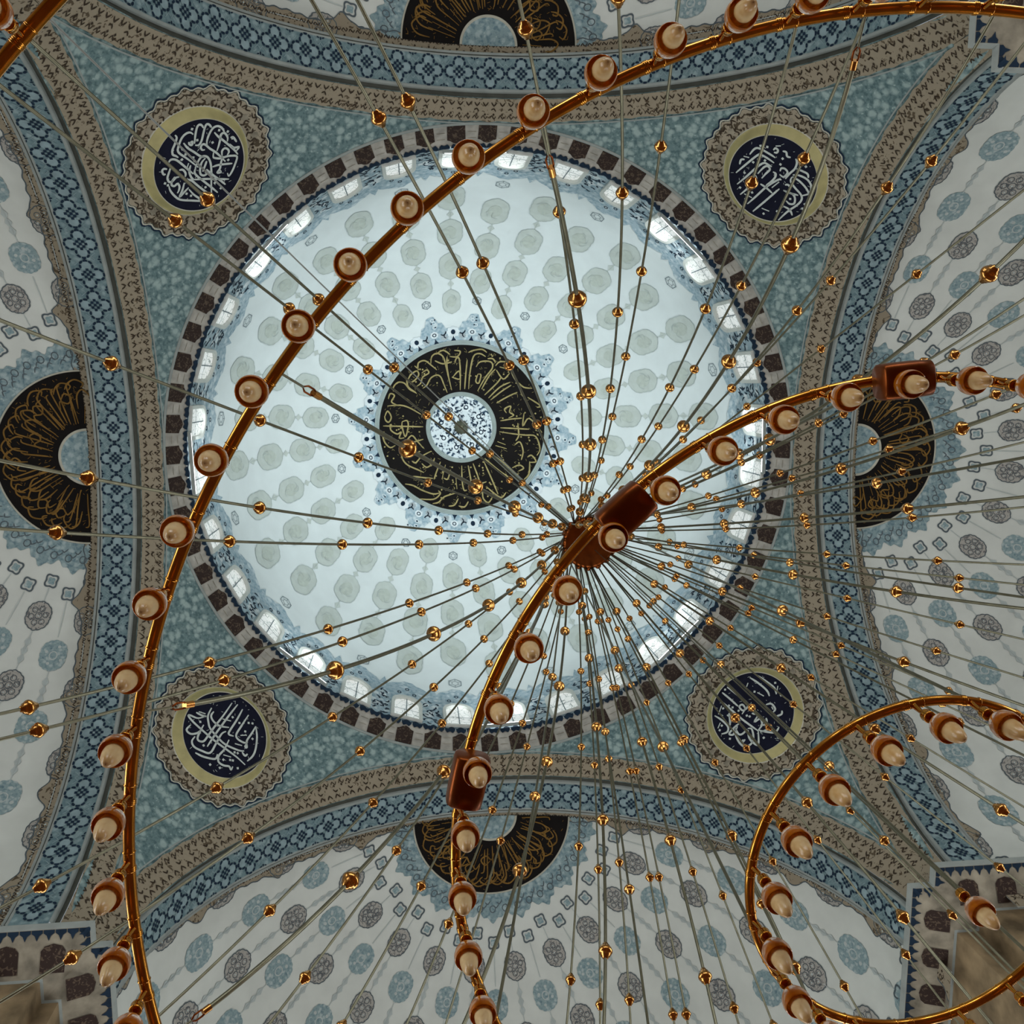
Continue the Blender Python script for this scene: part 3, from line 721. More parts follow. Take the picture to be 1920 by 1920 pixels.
RING_STROKES = [
    [(480, 330), (510, 350), (520, 300), (580, 280), (640, 320), (700, 370)], [(410, 480), (440, 420), (500, 380), (520, 420), (470, 480), (420, 490)],
    [(550, 400), (600, 370), (620, 400), (560, 440), (540, 500), (500, 530)], [(560, 550), (600, 520), (640, 450), (700, 420), (740, 440), (770, 510), (805, 595)],
    [(270, 580), (275, 530), (320, 490), (380, 500), (430, 560), (500, 600)], [(400, 470), (420, 540), (490, 590)], [(220, 650), (240, 600), (280, 620), (250, 680), (300, 710)],
    [(210, 720), (330, 715), (420, 740), (540, 810)], [(180, 830), (210, 770), (245, 830), (220, 880), (190, 860), (180, 820)], [(165, 915), (350, 925), (560, 935)],
    [(230, 900), (240, 960), (300, 1000), (340, 980), (320, 1040), (370, 1040)], [(350, 880), (400, 870), (410, 930), (380, 1030), (350, 930), (350, 880)],
    [(175, 970), (160, 1010), (180, 1080), (230, 1130), (280, 1110)], [(310, 1060), (310, 1110), (360, 1110), (440, 1020), (500, 1080), (560, 1150)], [(320, 1140), (450, 1090), (560, 1060)],
    [(330, 1170), (350, 1250), (400, 1310), (500, 1360), (560, 1390)], [(330, 1170), (420, 1220)], [(440, 1270), (480, 1290), (540, 1230), (640, 1180)], [(540, 1300), (590, 1340), (650, 1300), (670, 1250)],
    [(370, 1490), (450, 1510), (540, 1560), (650, 1600), (720, 1590)], [(450, 1420), (560, 1440), (650, 1450)], [(510, 1640), (650, 1650), (720, 1600), (700, 1570)], [(640, 1690), (700, 1680), (760, 1630), (870, 1600)],
    [(800, 1720), (860, 1710), (900, 1650)], [(900, 1720), (960, 1730), (1000, 1680)], [(730, 1290), (690, 1380), (660, 1460)], [(780, 1320), (740, 1460)], [(830, 1370), (800, 1460), (760, 1450)],
    [(880, 1420), (890, 1560)], [(945, 1330), (945, 1480), (960, 1570), (990, 1570)], [(1010, 1330), (1030, 1450), (1045, 1560)], [(1060, 1310), (1100, 1420), (1130, 1500), (1190, 1490)],
    [(1080, 1450), (1140, 1560), (1150, 1650), (1200, 1690), (1240, 1640)], [(1170, 1290), (1250, 1480), (1300, 1610)], [(1180, 1260), (1320, 1380), (1440, 1460)], [(1230, 1200), (1400, 1330), (1540, 1470)],
    [(1190, 1540), (1260, 1600), (1330, 1640), (1380, 1590)], [(1560, 1460), (1610, 1400), (1620, 1280)], [(1450, 1350), (1520, 1320), (1560, 1350), (1510, 1380)], [(1540, 1270), (1560, 1180), (1530, 1090), (1480, 1120)],
    [(1600, 1240), (1640, 1220), (1680, 1280), (1620, 1290)], [(1690, 1220), (1720, 1150), (1680, 1030), (1580, 1020), (1470, 1010), (1330, 990)], [(1340, 950), (1480, 955), (1620, 960)], [(1510, 900), (1520, 1020), (1490, 1080)],
    [(1570, 800), (1560, 930), (1620, 850), (1740, 990)], [(1340, 880), (1450, 860), (1550, 850)], [(1400, 800), (1380, 760), (1440, 730), (1430, 790), (1470, 820), (1420, 850)], [(1300, 700), (1400, 640), (1500, 590)],
    [(1240, 670), (1350, 580), (1440, 520)], [(1180, 620), (1300, 500), (1340, 440)], [(1220, 650), (1330, 540), (1430, 490)], [(1490, 480), (1560, 540), (1640, 550)], [(1600, 640), (1720, 720), (1690, 740)],
    [(1280, 330), (1320, 290), (1400, 300), (1420, 360), (1320, 340)], [(1420, 330), (1450, 420), (1510, 520), (1550, 630)], [(1290, 370), (1360, 460), (1420, 400)], [(1020, 560), (1030, 400), (1060, 240), (1120, 210), (1180, 240)],
    [(1010, 200), (1060, 180), (1140, 170), (1190, 200)], [(1090, 340), (1130, 290), (1230, 290), (1250, 350), (1180, 450), (1110, 580)], [(1110, 410), (1140, 420), (1120, 500), (1090, 480), (1110, 410)],
    [(980, 560), (990, 400), (1000, 270)], [(935, 570), (935, 400), (920, 260), (890, 260), (880, 300)], [(860, 440), (920, 380), (930, 460), (850, 440)], [(870, 180), (930, 190), (900, 240), (830, 240)],
    [(690, 220), (760, 180), (830, 220)], [(640, 310), (650, 240), (700, 210), (760, 240), (790, 330), (820, 450), (850, 570)], [(680, 280), (760, 310), (850, 290)], [(800, 240), (800, 330), (820, 450)],
    [(1200, 260), (1250, 260), (1280, 300)], [(1150, 560), (1220, 430), (1280, 360)], [(580, 1250), (640, 1330)], [(1390, 1120), (1310, 1090)], [(1400, 1160), (1290, 1130)]]
build_rosette()


# ================================================================== CORNICE UNDER THE DOME
CO_R, CO_Z = 6.45, 19.52 + EYE


def cornice_chart(phi0):
    def fn(x, y, off):
        """y from 0 at the dome rim to 1 at the outer edge"""
        r = RIM_R + (CO_R - RIM_R) * y
        z = RIM_Z + (CO_Z - RIM_Z) * y
        nx, nz = -0.83, -0.55
        return V3((AX + (r + nx * off) * cos(phi0 + x / RIM_R), AY + (r + nx * off) * sin(phi0 + x / RIM_R), z + nz * off))
    return fn


def build_cornice():
    mb = MB()
    f = cornice_chart(0)
    seg = 192
    mb.grid([[f(2 * pi * j / seg * RIM_R, y, 0) for j in range(seg)] for y in (0, .1, .35, .6, .85, 1)], 'cornice', True)
    for k in range(64):
        fn = cornice_chart(2 * pi * k / 64)
        pts = [(-0.17, 0.9), (-0.18, 0.3), (-0.12, 0.26), (-0.07, 0.18), (0, 0.13), (0.07, 0.18), (0.12, 0.26), (0.18, 0.3), (0.17, 0.9), (0.08, 0.94), (-0.08, 0.94)]
        mb.star(fn, pts, 'panel', 0.012, 1)
        f2 = cornice_chart(2 * pi * (k + .5) / 64)
        for yy in (0.35, 0.62):
            mb.stroke(f2, [(-0.08, yy), (0.08, yy)], 0.02, 'frieze', 0.01, False, 0)
    for r, z, t, k in ((CO_R - 0.02, CO_Z + 0.0, 0.03, 'fillet'), (CO_R + 0.08, CO_Z - 0.05, 0.022, 'soff')):
        mb.tube([V3((AX + r * cos(2 * pi * j / seg), AY + r * sin(2 * pi * j / seg), z)) for j in range(seg)], t, k, 6, True)
    for k in range(160):
        fn = cornice_chart(2 * pi * (k + .5) / 160)
        mb.star(fn, [(-0.115, -0.06), (-0.10, 0.05), (-0.06, 0.14), (0, 0.07), (0.06, 0.14), (0.10, 0.05), (0.115, -0.06)], 'navy', 0.02, 0)
    structure(mb.build('trim_1'), 'grey cornice ring below the dome windows, set with dark brown ornate panels', 'cornice')


build_cornice()

# tube lamps on the ledge
LAMPS = [(178, 'white tube lamp on the dome ledge nearest the left half dome'),
         (223, 'white tube lamp on the dome ledge above the upper left navy roundel'),
         (268, 'white tube lamp on the dome ledge nearest the half dome at the top edge'),
         (313, 'white tube lamp on the dome ledge above the upper right navy roundel'),
         (359, 'white tube lamp on the dome ledge nearest the right half dome'),
         (45, 'white tube lamp on the dome ledge above the lower right navy roundel'),
         (87, 'white tube lamp on the dome ledge nearest the half dome at the bottom'),
         (131, 'white tube lamp on the dome ledge above the lower left navy roundel')]
for a, lab in LAMPS:
    a = rad(a)
    c = V3((AX + 6.03 * cos(a), AY + 6.03 * sin(a), RIM_Z + 0.06))
    root = empty('tube_lamp', c)
    root.rotation_euler = (0, 0, a)
    tag(root, lab, 'lamp', 'tube lamps on the dome ledge')
    mb = MB()
    mb.tube([V3((0, -0.62 + 1.24 * i / 6, 0.05)) for i in range(7)], 0.03, 'tube', 10)
    mb.build('tube', root)
    mb = MB()
    mb.box((-0.03, -0.66, -0.03), (0.03, 0.66, 0.012), 'fillet')
    for y in (-0.645, 0.645):
        mb.box((-0.03, y - 0.015, 0.012), (0.03, y + 0.015, 0.09), 'fillet')
    mb.build('housing', root, False)

# ================================================================== PENDENTIVES
for qi, (sx, sy, nm) in enumerate(((-1, -1, 'upper left'), (1, -1, 'upper right'), (1, 1, 'lower right'), (-1, 1, 'lower left'))):
    mb = MB()
    rows = []
    for i in range(49):
        a = pi / 2 * i / 48
        r0, r1 = CO_R - 0.03, min(9.218, (ARCH_A + 0.004) / max(cos(a), sin(a)))
        rows.append([pend_pt(sx * cos(a) * (r0 + (r1 - r0) * j / 28.0), sy * sin(a) * (r0 + (r1 - r0) * j / 28.0)) for j in range(29)])
    mb.grid(rows, 'pend')
    o = mb.build('ceiling')
    structure(o, 'teal blossom-painted pendentive at the %s corner under the dome' % nm, 'pendentive')

# ================================================================== ARCHES AND HALF DOMES
SN = {'left': 'left', 'top': 'top', 'right': 'right', 'bottom': 'bottom'}


def pend_band(side, d, gam, off):
    """point on the pendentive sphere at distance d in front of the arch face"""
    x = ARCH_A - d
    r = sqrt(SPH_R ** 2 - x * x)
    al, z = r * sin(gam), r * cos(gam)
    k = (SPH_R - off) / SPH_R
    return side_pt(side, x * k, al * k, SPH_Z + z * k)


def build_arch(side, num):
    # painted border on the pendentive side
    mb = MB()
    ng = 120
    G = rad(85)

    def edge(gam):
        return 0.33 + 0.012 * cos(gam * 90)

    def lim(d, gam):
        x = ARCH_A - d
        r = sqrt(SPH_R ** 2 - x * x)
        m = math.asin(min(1, x / r))
        return max(-m, min(m, gam))
    rows = []
    for i in range(6):
        t = i / 5.0
        rows.append([pend_band(side, edge(gm) * t, lim(edge(gm) * t, gm), 0.02) for gm in [(-G + 2 * G * j / ng) for j in range(ng + 1)]])
    mb.grid(rows, 'band')
    rows = [[pend_band(side, d, lim(d, gm), 0.03) for gm in [(-G + 2 * G * j / ng) for j in range(ng + 1)]] for d in (0.355, 0.375)]
    mb.grid(rows, 'fillet')
    NM = 110
    for k in range(NM):
        gm = -rad(80) + rad(160) * k / (NM - 1)

        def fb(x, y, off, gm=gm):
            return pend_band(side, y, gm + x / 6.3, off)
        mb.stroke(fb, [(-0.07, 0.285), (-0.03, 0.24), (0.01, 0.29), (0.045, 0.25)], 0.018, 'band_mark', 0.028, True, 0.4, 2)
        mb.dot(fb, 0.0, 0.225, 0.022, 'band_mark', 0.028)
        mb.stroke(fb, [(-0.05, 0.05), (0, 0.1), (0.05, 0.05)], 0.024, 'band_mark', 0.028, True, 0.4, 2)
        if k % 2:
            mb.stroke(fb, [(-0.05, 0.16), (0.0, 0.14), (0.04, 0.18)], 0.022, 'band_mark', 0.028, True, 0.4, 2)
    structure(mb.build('trim_%d' % (num + 1)), 'taupe border with dark curls along the %s arch, on the pendentive side' % side, 'border')

    # soffit
    mb = MB()
    xs = [(0.0, 'groove', 0.0), (0.10, 'groove', -0.05), (0.101, 'fillet', -0.02), (0.135, 'fillet', 0.04), (0.165, 'fillet', 0.0), (0.17, 'soff', 0.0), (0.44, 'soff', 0.0), (0.72, 'soff', 0.0), (0.722, 'fillet', 0.0), (0.745, 'fillet', 0.03), (0.775, 'groove', 0.0), (0.79, 'fillet', 0.03), (SOFF, 'fillet', 0.0)]
    rows = [[arch_p(side, ARCH_A + x, -GAM + 2 * GAM * j / 144, ARCH_R, off) for j in range(145)] for x, k, off in xs]
    mb.grid(rows, lambda i, j: xs[i + 1][1])
    # face of the arch above the soffit, closing it to the half dome
    mb.grid([[arch_p(side, ARCH_A + SOFF, -GAM + 2 * GAM * j / 72, r) for j in range(73)] for r in (ARCH_R, SEMI_R + 0.02)], 'semi')
    NS = 31
    for k in range(NS):
        gm = -rad(81) + rad(162) * k / (NS - 1)

        def fs(x, y, off, gm=gm):
            return arch_p(side, ARCH_A + 0.445 + y, gm + x / ARCH_R, ARCH_R, off)
        for dx, dy in ((1, 0), (-1, 0), (0, 1), (0, -1)):
            cx, cy = dx * 0.165, dy * 0.165
            mb.star(fs, [(cx + 0.085 * cos(q * pi / 6), cy + 0.085 * sin(q * pi / 6)) for q in range(12)], 'soff_petal', 0.006, 0)
            a0 = atan2(dy, dx)
            for q in (-2, -1, 0, 1, 2):
                a = a0 + q * rad(48)
                mb.dot(fs, cx + 0.105 * cos(a), cy + 0.105 * sin(a), 0.042, 'navy', 0.012, a + pi / 2, 6, 0.55)
        for ix in (-1, 0, 1):
            for iy in (-1, 0, 1):
                a = rad(45)
                x, y = 0.066 * (ix * cos(a) - iy * sin(a)), 0.066 * (ix * sin(a) + iy * cos(a))
                mb.dot(fs, x, y, 0.034, 'navy', 0.012, pi / 4, 4)
        if k < NS - 1:
            gm2 = gm + rad(162) / (NS - 1) / 2

            def fm(x, y, off, gm2=gm2):
                return arch_p(side, ARCH_A + 0.445 + y, gm2 + x / ARCH_R, ARCH_R, off)
            for a in (0.6, 2.54, 3.74, 5.68):
                mb.dot(fm, 0.03 * cos(a), 0.03 * sin(a), 0.03, 'navy', 0.012, a, 6, 0.4)
            for sg in (-1, 1):
                mb.dot(fm, 0, sg * 0.245, 0.03, 'navy', 0.012, pi / 2, 6, 0.5)
                mb.dot(fm, 0.05, sg * 0.26, 0.03, 'navy', 0.012, 0.3 * sg, 6, 0.4)
                mb.dot(fm, -0.05, sg * 0.26, 0.03, 'navy', 0.012, -0.3 * sg, 6, 0.4)
                mb.stroke(fm, [(-0.12, sg * 0.2), (-0.05, sg * 0.12), (0, sg * 0.18), (0.05, sg * 0.12), (0.12, sg * 0.2)], 0.014, 'soff_petal', 0.008, True, 0.2, 2)
    structure(mb.build('trim_%d' % (num + 5)), 'blue painted underside of the %s arch with a row of navy dotted diamonds' % side, 'arch')

    # scalloped border where the half dome begins
    mb = MB()

    def sp(d, gam, off):
        """d behind the soffit edge; follows cylinder, then sphere"""
        R = SEMI_R - off
        out = ARCH_A + SOFF + d
        e = max(0.0, out - SEMI_X)
        r = sqrt(R * R - e * e)
        return side_pt(side, out, r * sin(gam), SPH_Z + r * cos(gam))

    def sc(gam):
        return 0.29 + 0.05 * abs(sin(gam * 14 * 1.3)) + 0.015 * cos(gam * 160) + (0.17 * math.exp(-((((gam / rad(16.36)) % 1) - 0.5) / 0.085) ** 2) if abs(gam) > rad(22) else 0)
    N2 = 420
    gms = [-pi / 2 + pi * j / N2 for j in range(N2 + 1)]
    mb.grid([[sp(sc(gm) * t, gm, 0.015) for gm in gms] for t in (0, .25, .5, .75, 1)], 'band')
    mb.grid([[sp(sc(gm) + dd, gm, 0.018) for gm in gms] for dd in (-0.012, 0.012)], 'med_line')
    for k in range(150):
        gm = -rad(88) + rad(176) * k / 149

        def fk(x, y, off, gm=gm):
            return sp(y, gm + x / SEMI_R, off)
        mb.stroke(fk, [(-0.05, 0.2), (-0.02, 0.25), (0.03, 0.2), (0.06, 0.25)], 0.02, 'band_mark', 0.022, True, 0.4, 2)
        if k % 2:
            mb.stroke(fk, [(-0.05, 0.06), (0, 0.11), (0.05, 0.06)], 0.022, 'band_mark', 0.022, True, 0.4, 2)
        else:
            mb.dot(fk, 0, 0.13, 0.024, 'band_mark', 0.022)
    structure(mb.build('trim_%d' % (num + 9)), 'scalloped taupe border along the inner edge of the %s half dome' % side, 'border')


def quatre(s):
    """small pointed quatrefoil outline"""
    out = []
    for q in range(32):
        a = 2 * pi * q / 32
        r = s * (0.86 + 0.14 * cos(4 * a))
        out.append((r * cos(a + pi / 4), 1.1 * r * sin(a + pi / 4)))
    return out


SEMI_FOOT = SEMI_R * math.acos((PIER_Z - 0.06 - SPH_Z) / SEMI_R)     # the half domes stand on the pier ledge too


def build_half_dome(side, num):
    mb = MB()
    na, nb = 44, 72
    rows = [[semi_p(side, SEMI_FOOT * i / na, -pi / 2 + pi * j / nb) for j in range(nb + 1)] for i in range(na + 1)]
    mb.grid(rows, 'semi')
    # short barrel between arch and quarter sphere
    mb.grid([[side_pt(side, x, SEMI_R * sin(-pi / 2 + pi * j / 72), SPH_Z + SEMI_R * cos(-pi / 2 + pi * j / 72)) for j in range(73)] for x in (ARCH_A + SOFF, SEMI_X)], 'semi')
    # blue halo about the lettered half ring
    n = 176

    def hal(b):
        return 2.2 + 0.08 * cos(b * 22) + 0.04 * cos(b * 66)
    mb.grid([[semi_p(side, 0.02 + (hal(b) - 0.02) * t, b, 0.012) for b in [(-pi / 2 + pi * j / n) for j in range(n + 1)]] for t in (0.0, .25, .5, .75, 1.0)], 'semi_blue')
    for k in range(23):
        b = -pi / 2 + pi * (k + .5) / 23
        f = semi_chart(side, 2.02, b)
        mb.outline(f, [(0.06 * cos(q * pi / 5), 0.07 * sin(q * pi / 5)) for q in range(10)], 'med_line', 0.02, 0.02)
        mb.stroke(f, [(-0.14, -0.1), (-0.08, -0.02), (-0.02, -0.08)], 0.025, 'med_line', 0.02, True, 0.5, 2)
        mb.stroke(f, [(0.04, -0.18), (0.1, -0.1), (0.16, -0.14)], 0.025, 'med_line', 0.02, True, 0.5, 2)
    st = rad(16.36)
    for k in range(-5, 6):           # blue meridians
        b = k * st
        f = semi_chart(side, 2.70, b)
        mb.outline(f, quatre(0.13), 'med_line', 0.014, 0.035)
        mb.star(f, quatre(0.075), 'med_blue', 0.012, 0)
        mb.stroke(f, [(0, 0.14), (0, 0.85)], 0.014, 'chain', 0.012, False, 0)
        for i in range(5):
            s = 3.91 + 1.39 * i
            f = semi_chart(side, s, b)
            sz = 1.0 + 0.07 * i
            mb.star(f, lobed(16, 0.48 * sz, 0.55 * sz, 0.05, 0.1, 64, 0.1), 'med_blue', 0.012, 2)
            for q in range(8):
                a = q * pi / 4 + .39
                x, y = 0.155 * sz * cos(a), 0.175 * sz * sin(a)
                mb.dot(f, x + rnd.uniform(-.02, .02), y + rnd.uniform(-.02, .02), 0.032 * sz, 'chain' if q % 2 else 'semi_blue', 0.016, 0, 7)
            mb.outline(f, [(0.07 * sz * cos(w * pi / 5), 0.08 * sz * sin(w * pi / 5)) for w in range(10)], 'chain', 0.016, 0.022)
            if i < 4:
                f = semi_chart(side, s + 0.69, b)
                mb.stroke(f, [(0, -0.4), (0, 0.4)], 0.014, 'chain', 0.012, False, 0)
                for y in (-0.17, 0, 0.17):
                    mb.star(f, [(0.06, y), (0.0, y + 0.11), (-0.06, y), (0, y - 0.11)], 'chain', 0.014, 0)
    for k in range(-6, 6):           # taupe meridians
        b = (k + .5) * st
        f = semi_chart(side, 2.51, b)
        mb.outline(f, quatre(0.13), 'med_line', 0.014, 0.035)
        mb.star(f, quatre(0.075), 'med_blue', 0.012, 0)
        mb.stroke(f, [(0, 0.14), (0, 0.45)], 0.014, 'chain', 0.012, False, 0)
        for i in range(5):
            s = 3.21 + 1.39 * i
            f = semi_chart(side, s, b)
            sz = 1.0 + 0.06 * i
            shp = lobed(16, 0.43 * sz, 0.49 * sz, 0.05, 0.16, 64, 0.1)
            mb.star(f, shp, 'med_brown', 0.012, 2)
            mb.outline(f, shp, 'med_line', 0.016, 0.02)
            for q in range(6):
                a = q * pi / 3 + .3
                x, y = 0.125 * sz * cos(a), 0.145 * sz * sin(a)
                mb.outline(f, [(x + 0.05 * sz * cos(w * pi / 4), y + 0.055 * sz * sin(w * pi / 4)) for w in range(8)], 'med_line', 0.018, 0.014)
                mb.dot(f, x, y, 0.017 * sz, 'chain', 0.019, 0, 6)
            mb.outline(f, [(0.06 * sz * cos(w * pi / 4), 0.065 * sz * sin(w * pi / 4)) for w in range(8)], 'med_line', 0.018, 0.014)
            mb.dot(f, 0, 0, 0.02 * sz, 'chain', 0.019, 0, 6)
            if i < 4:
                f = semi_chart(side, s + 0.69, b)
                mb.stroke(f, [(0, -0.42), (0, 0.42)], 0.014, 'chain', 0.012, False, 0)
                for y in (-0.17, 0, 0.17):
                    mb.star(f, [(0.06, y), (0.0, y + 0.11), (-0.06, y), (0, y - 0.11)], 'chain', 0.014, 0)
    # painted border at the foot
    n = 240
    mb.grid([[semi_p(side, SEMI_FOOT - (0.28 + 0.1 * abs(sin(j * pi / 10))) * t, -pi / 2 + pi * j / n, 0.015) for j in range(n + 1)] for t in (0, .5, 1)], 'semi_blue')
    for k in range(33):
        f = semi_chart(side, SEMI_R * pi / 2 - 1.15, -pi / 2 + pi * (k + .5) / 33)
        mb.outline(f, quatre(0.13), 'med_line', 0.016, 0.035)
        mb.star(f, quatre(0.075), 'med_blue', 0.014, 0)
    structure(mb.build('ceiling'), 'white %s half dome painted with fans of blue and taupe lobed motifs' % side, 'half dome')

    # wall of the apse below
    mb = MB()
    mb.grid([[side_pt(side, SEMI_X + (SEMI_R + .05) * sin(rad(15.4) + rad(149.2) * j / 64), (SEMI_R + .05) * cos(rad(15.4) + rad(149.2) * j / 64), z) for j in range(65)] for z in (0.0, 3.0, 6.0, 9.0, 12.0, PIER_Z - 0.06)], 'wall')
    structure(mb.build('wall_%s' % side), 'curved plaster wall below the %s half dome' % side, 'wall')


WIN = [32]


def build_added_windows(side):  # invented glowing windows, out of view, added to put bright streaks on the brass
    for q in range(5):
        b = rad(-60 + 30 * q)

        def fw(x, z, off, b=b):
            R = SEMI_R + .05 - off
            bb = b + x / R
            return side_pt(side, SEMI_X + R * cos(bb), R * sin(bb), z)
        WIN[0] += 1
        hw, z0, z1 = 0.75, 4.2, 7.6
        pts = [(-hw, z0), (-hw, z1)] + [(hw * cos(pi - pi * k / 12), z1 + hw * sin(pi * k / 12)) for k in range(1, 12)] + [(hw, z1), (hw, z0)]
        mb = MB()
        inn = [(x * .86, z0 + .1 + (z - z0) * .955) for x, z in pts]
        A, B, C = [fw(*p, 0.02) for p in pts], [fw(*p, 0.1) for p in pts], [fw(*p, 0.1) for p in inn]
        mb.grid([A + A[:1], B + B[:1], C + C[:1]], 'semi')
        fr = mb.build('window_%d' % WIN[0], smooth=False)
        structure(fr, 'added tall glowing window, out of view, in the apse wall below the %s half dome' % side, 'window')
        pm = MB()
        pm.star(fw, inn, 'apse_glow', 0.05, 2)
        pm.build('pane', fr, False)


def build_half_ring(side, label):
    root = empty('calligraphy_ring', semi_p(side, 0.0, 0.0))
    tag(root, label, 'calligraphy ring')
    base = root.location.copy()

    def put(mb, name):
        mb.v = [p - base for p in mb.v]
        return mb.build(name, root)
    R0, R1 = 0.56, 1.67
    B = [(-pi / 2 + pi * j / 72) for j in range(73)]
    mb = MB()
    mb.grid([[semi_p(side, R0 + (R1 - R0) * t / 5.0, b, 0.025) for b in B] for t in range(6)], 'black')
    put(mb, 'black_ground')
    mb = MB()
    for a, c in ((R0 - 0.05, R0), (R1, R1 + 0.035)):
        mb.grid([[semi_p(side, s, b, o) for b in B] for s, o in ((a, 0.02), ((a + c) / 2, 0.045), (c, 0.025))], 'rose_light')
    put(mb, 'edge_line')
    mb = MB()
    mb.grid([[semi_p(side, 0.02 + (R0 - 0.07) * t / 3.0, b, 0.022) for b in B] for t in range(4)], 'semi_blue')
    put(mb, 'blue_disc')
    f = semi_polar(side)
    mb = MB()
    rg = random.Random(len(side) * 13 + ord(side[0]))

    def P(b, s):
        return (s * cos(b), s * sin(b))
    b = -rad(86)
    while b < rad(86):
        kind = rg.random()
        s0, s1 = R0 + 0.1, R1 - rg.uniform(0.25, 0.5)
        if kind < 0.5:
            lean = rg.uniform(-.08, .08)
            mb.stroke(f, [P(b, s0 + rg.uniform(0, .1)), P(b + lean * .5, (s0 + s1) / 2), P(b + lean, s1), P(b + lean + .05, s1 + .05)], 0.027, 'bronze_letter', 0.037)
            b += rad(rg.uniform(2.5, 5))
        elif kind < 0.8:
            w = rg.uniform(.16, .26)
            s = rg.uniform(1.1, 1.4)
            mb.stroke(f, [P(b, s - .25), P(b + w * .1, s), P(b + w * .5, s + .12), P(b + w, s), P(b + w * 1.05, s - .12)], 0.03, 'bronze_letter', 0.037)
            mb.stroke(f, [P(b + w * .4, s0), P(b + w * .6, s - .2)], 0.026, 'bronze_letter', 0.037)
            b += w * 0.5
        else:
            s = rg.uniform(0.95, 1.35)
            w = .1 / s
            mb.stroke(f, [P(b, s), P(b + w, s + .1), P(b + 2 * w, s), P(b + w, s - .1), P(b - w * .3, s - .02), P(b - w, s - .16)], 0.03, 'bronze_letter', 0.037)
            b += rad(4.5)
    for k in range(16):
        b = -rad(82) + rad(160) * (k + rg.uniform(.1, .9)) / 16
        s = rg.uniform(1.42, 1.52)
        mb.stroke(f, [P(b, s - .1), P(b + .06, s), P(b + .16, s + .06), P(b + .26, s - .02), P(b + .22, s - .1)], 0.03, 'bronze_letter', 0.037)
    for k in range(170):
        b = rg.uniform(-1.53, 1.53)
        s = sqrt(rg.uniform((R0 + .08) ** 2, (R1 - .06) ** 2))
        x, y = P(b, s)
        a = rg.uniform(0, pi)
        l = rg.uniform(.014, .035)
        mb.stroke(f, [(x - l * cos(a), y - l * sin(a)), (x + l * cos(a), y + l * sin(a))], 0.016, 'bronze_letter', 0.035, False, 0.5)
    put(mb, 'lettering')


for i, sd in enumerate(('left', 'top', 'right', 'bottom')):
    build_arch(sd, i + 1)
    build_half_dome(sd, i + 1)
    build_added_windows(sd)
build_half_ring('left', 'black half ring with bronze calligraphy at the crown of the left half dome')
build_half_ring('top', 'black half ring with bronze calligraphy in the half dome at the top edge')
build_half_ring('right', 'black half ring with bronze calligraphy at the crown of the right half dome')
build_half_ring('bottom', 'black half ring with bronze calligraphy in the half dome at the bottom')


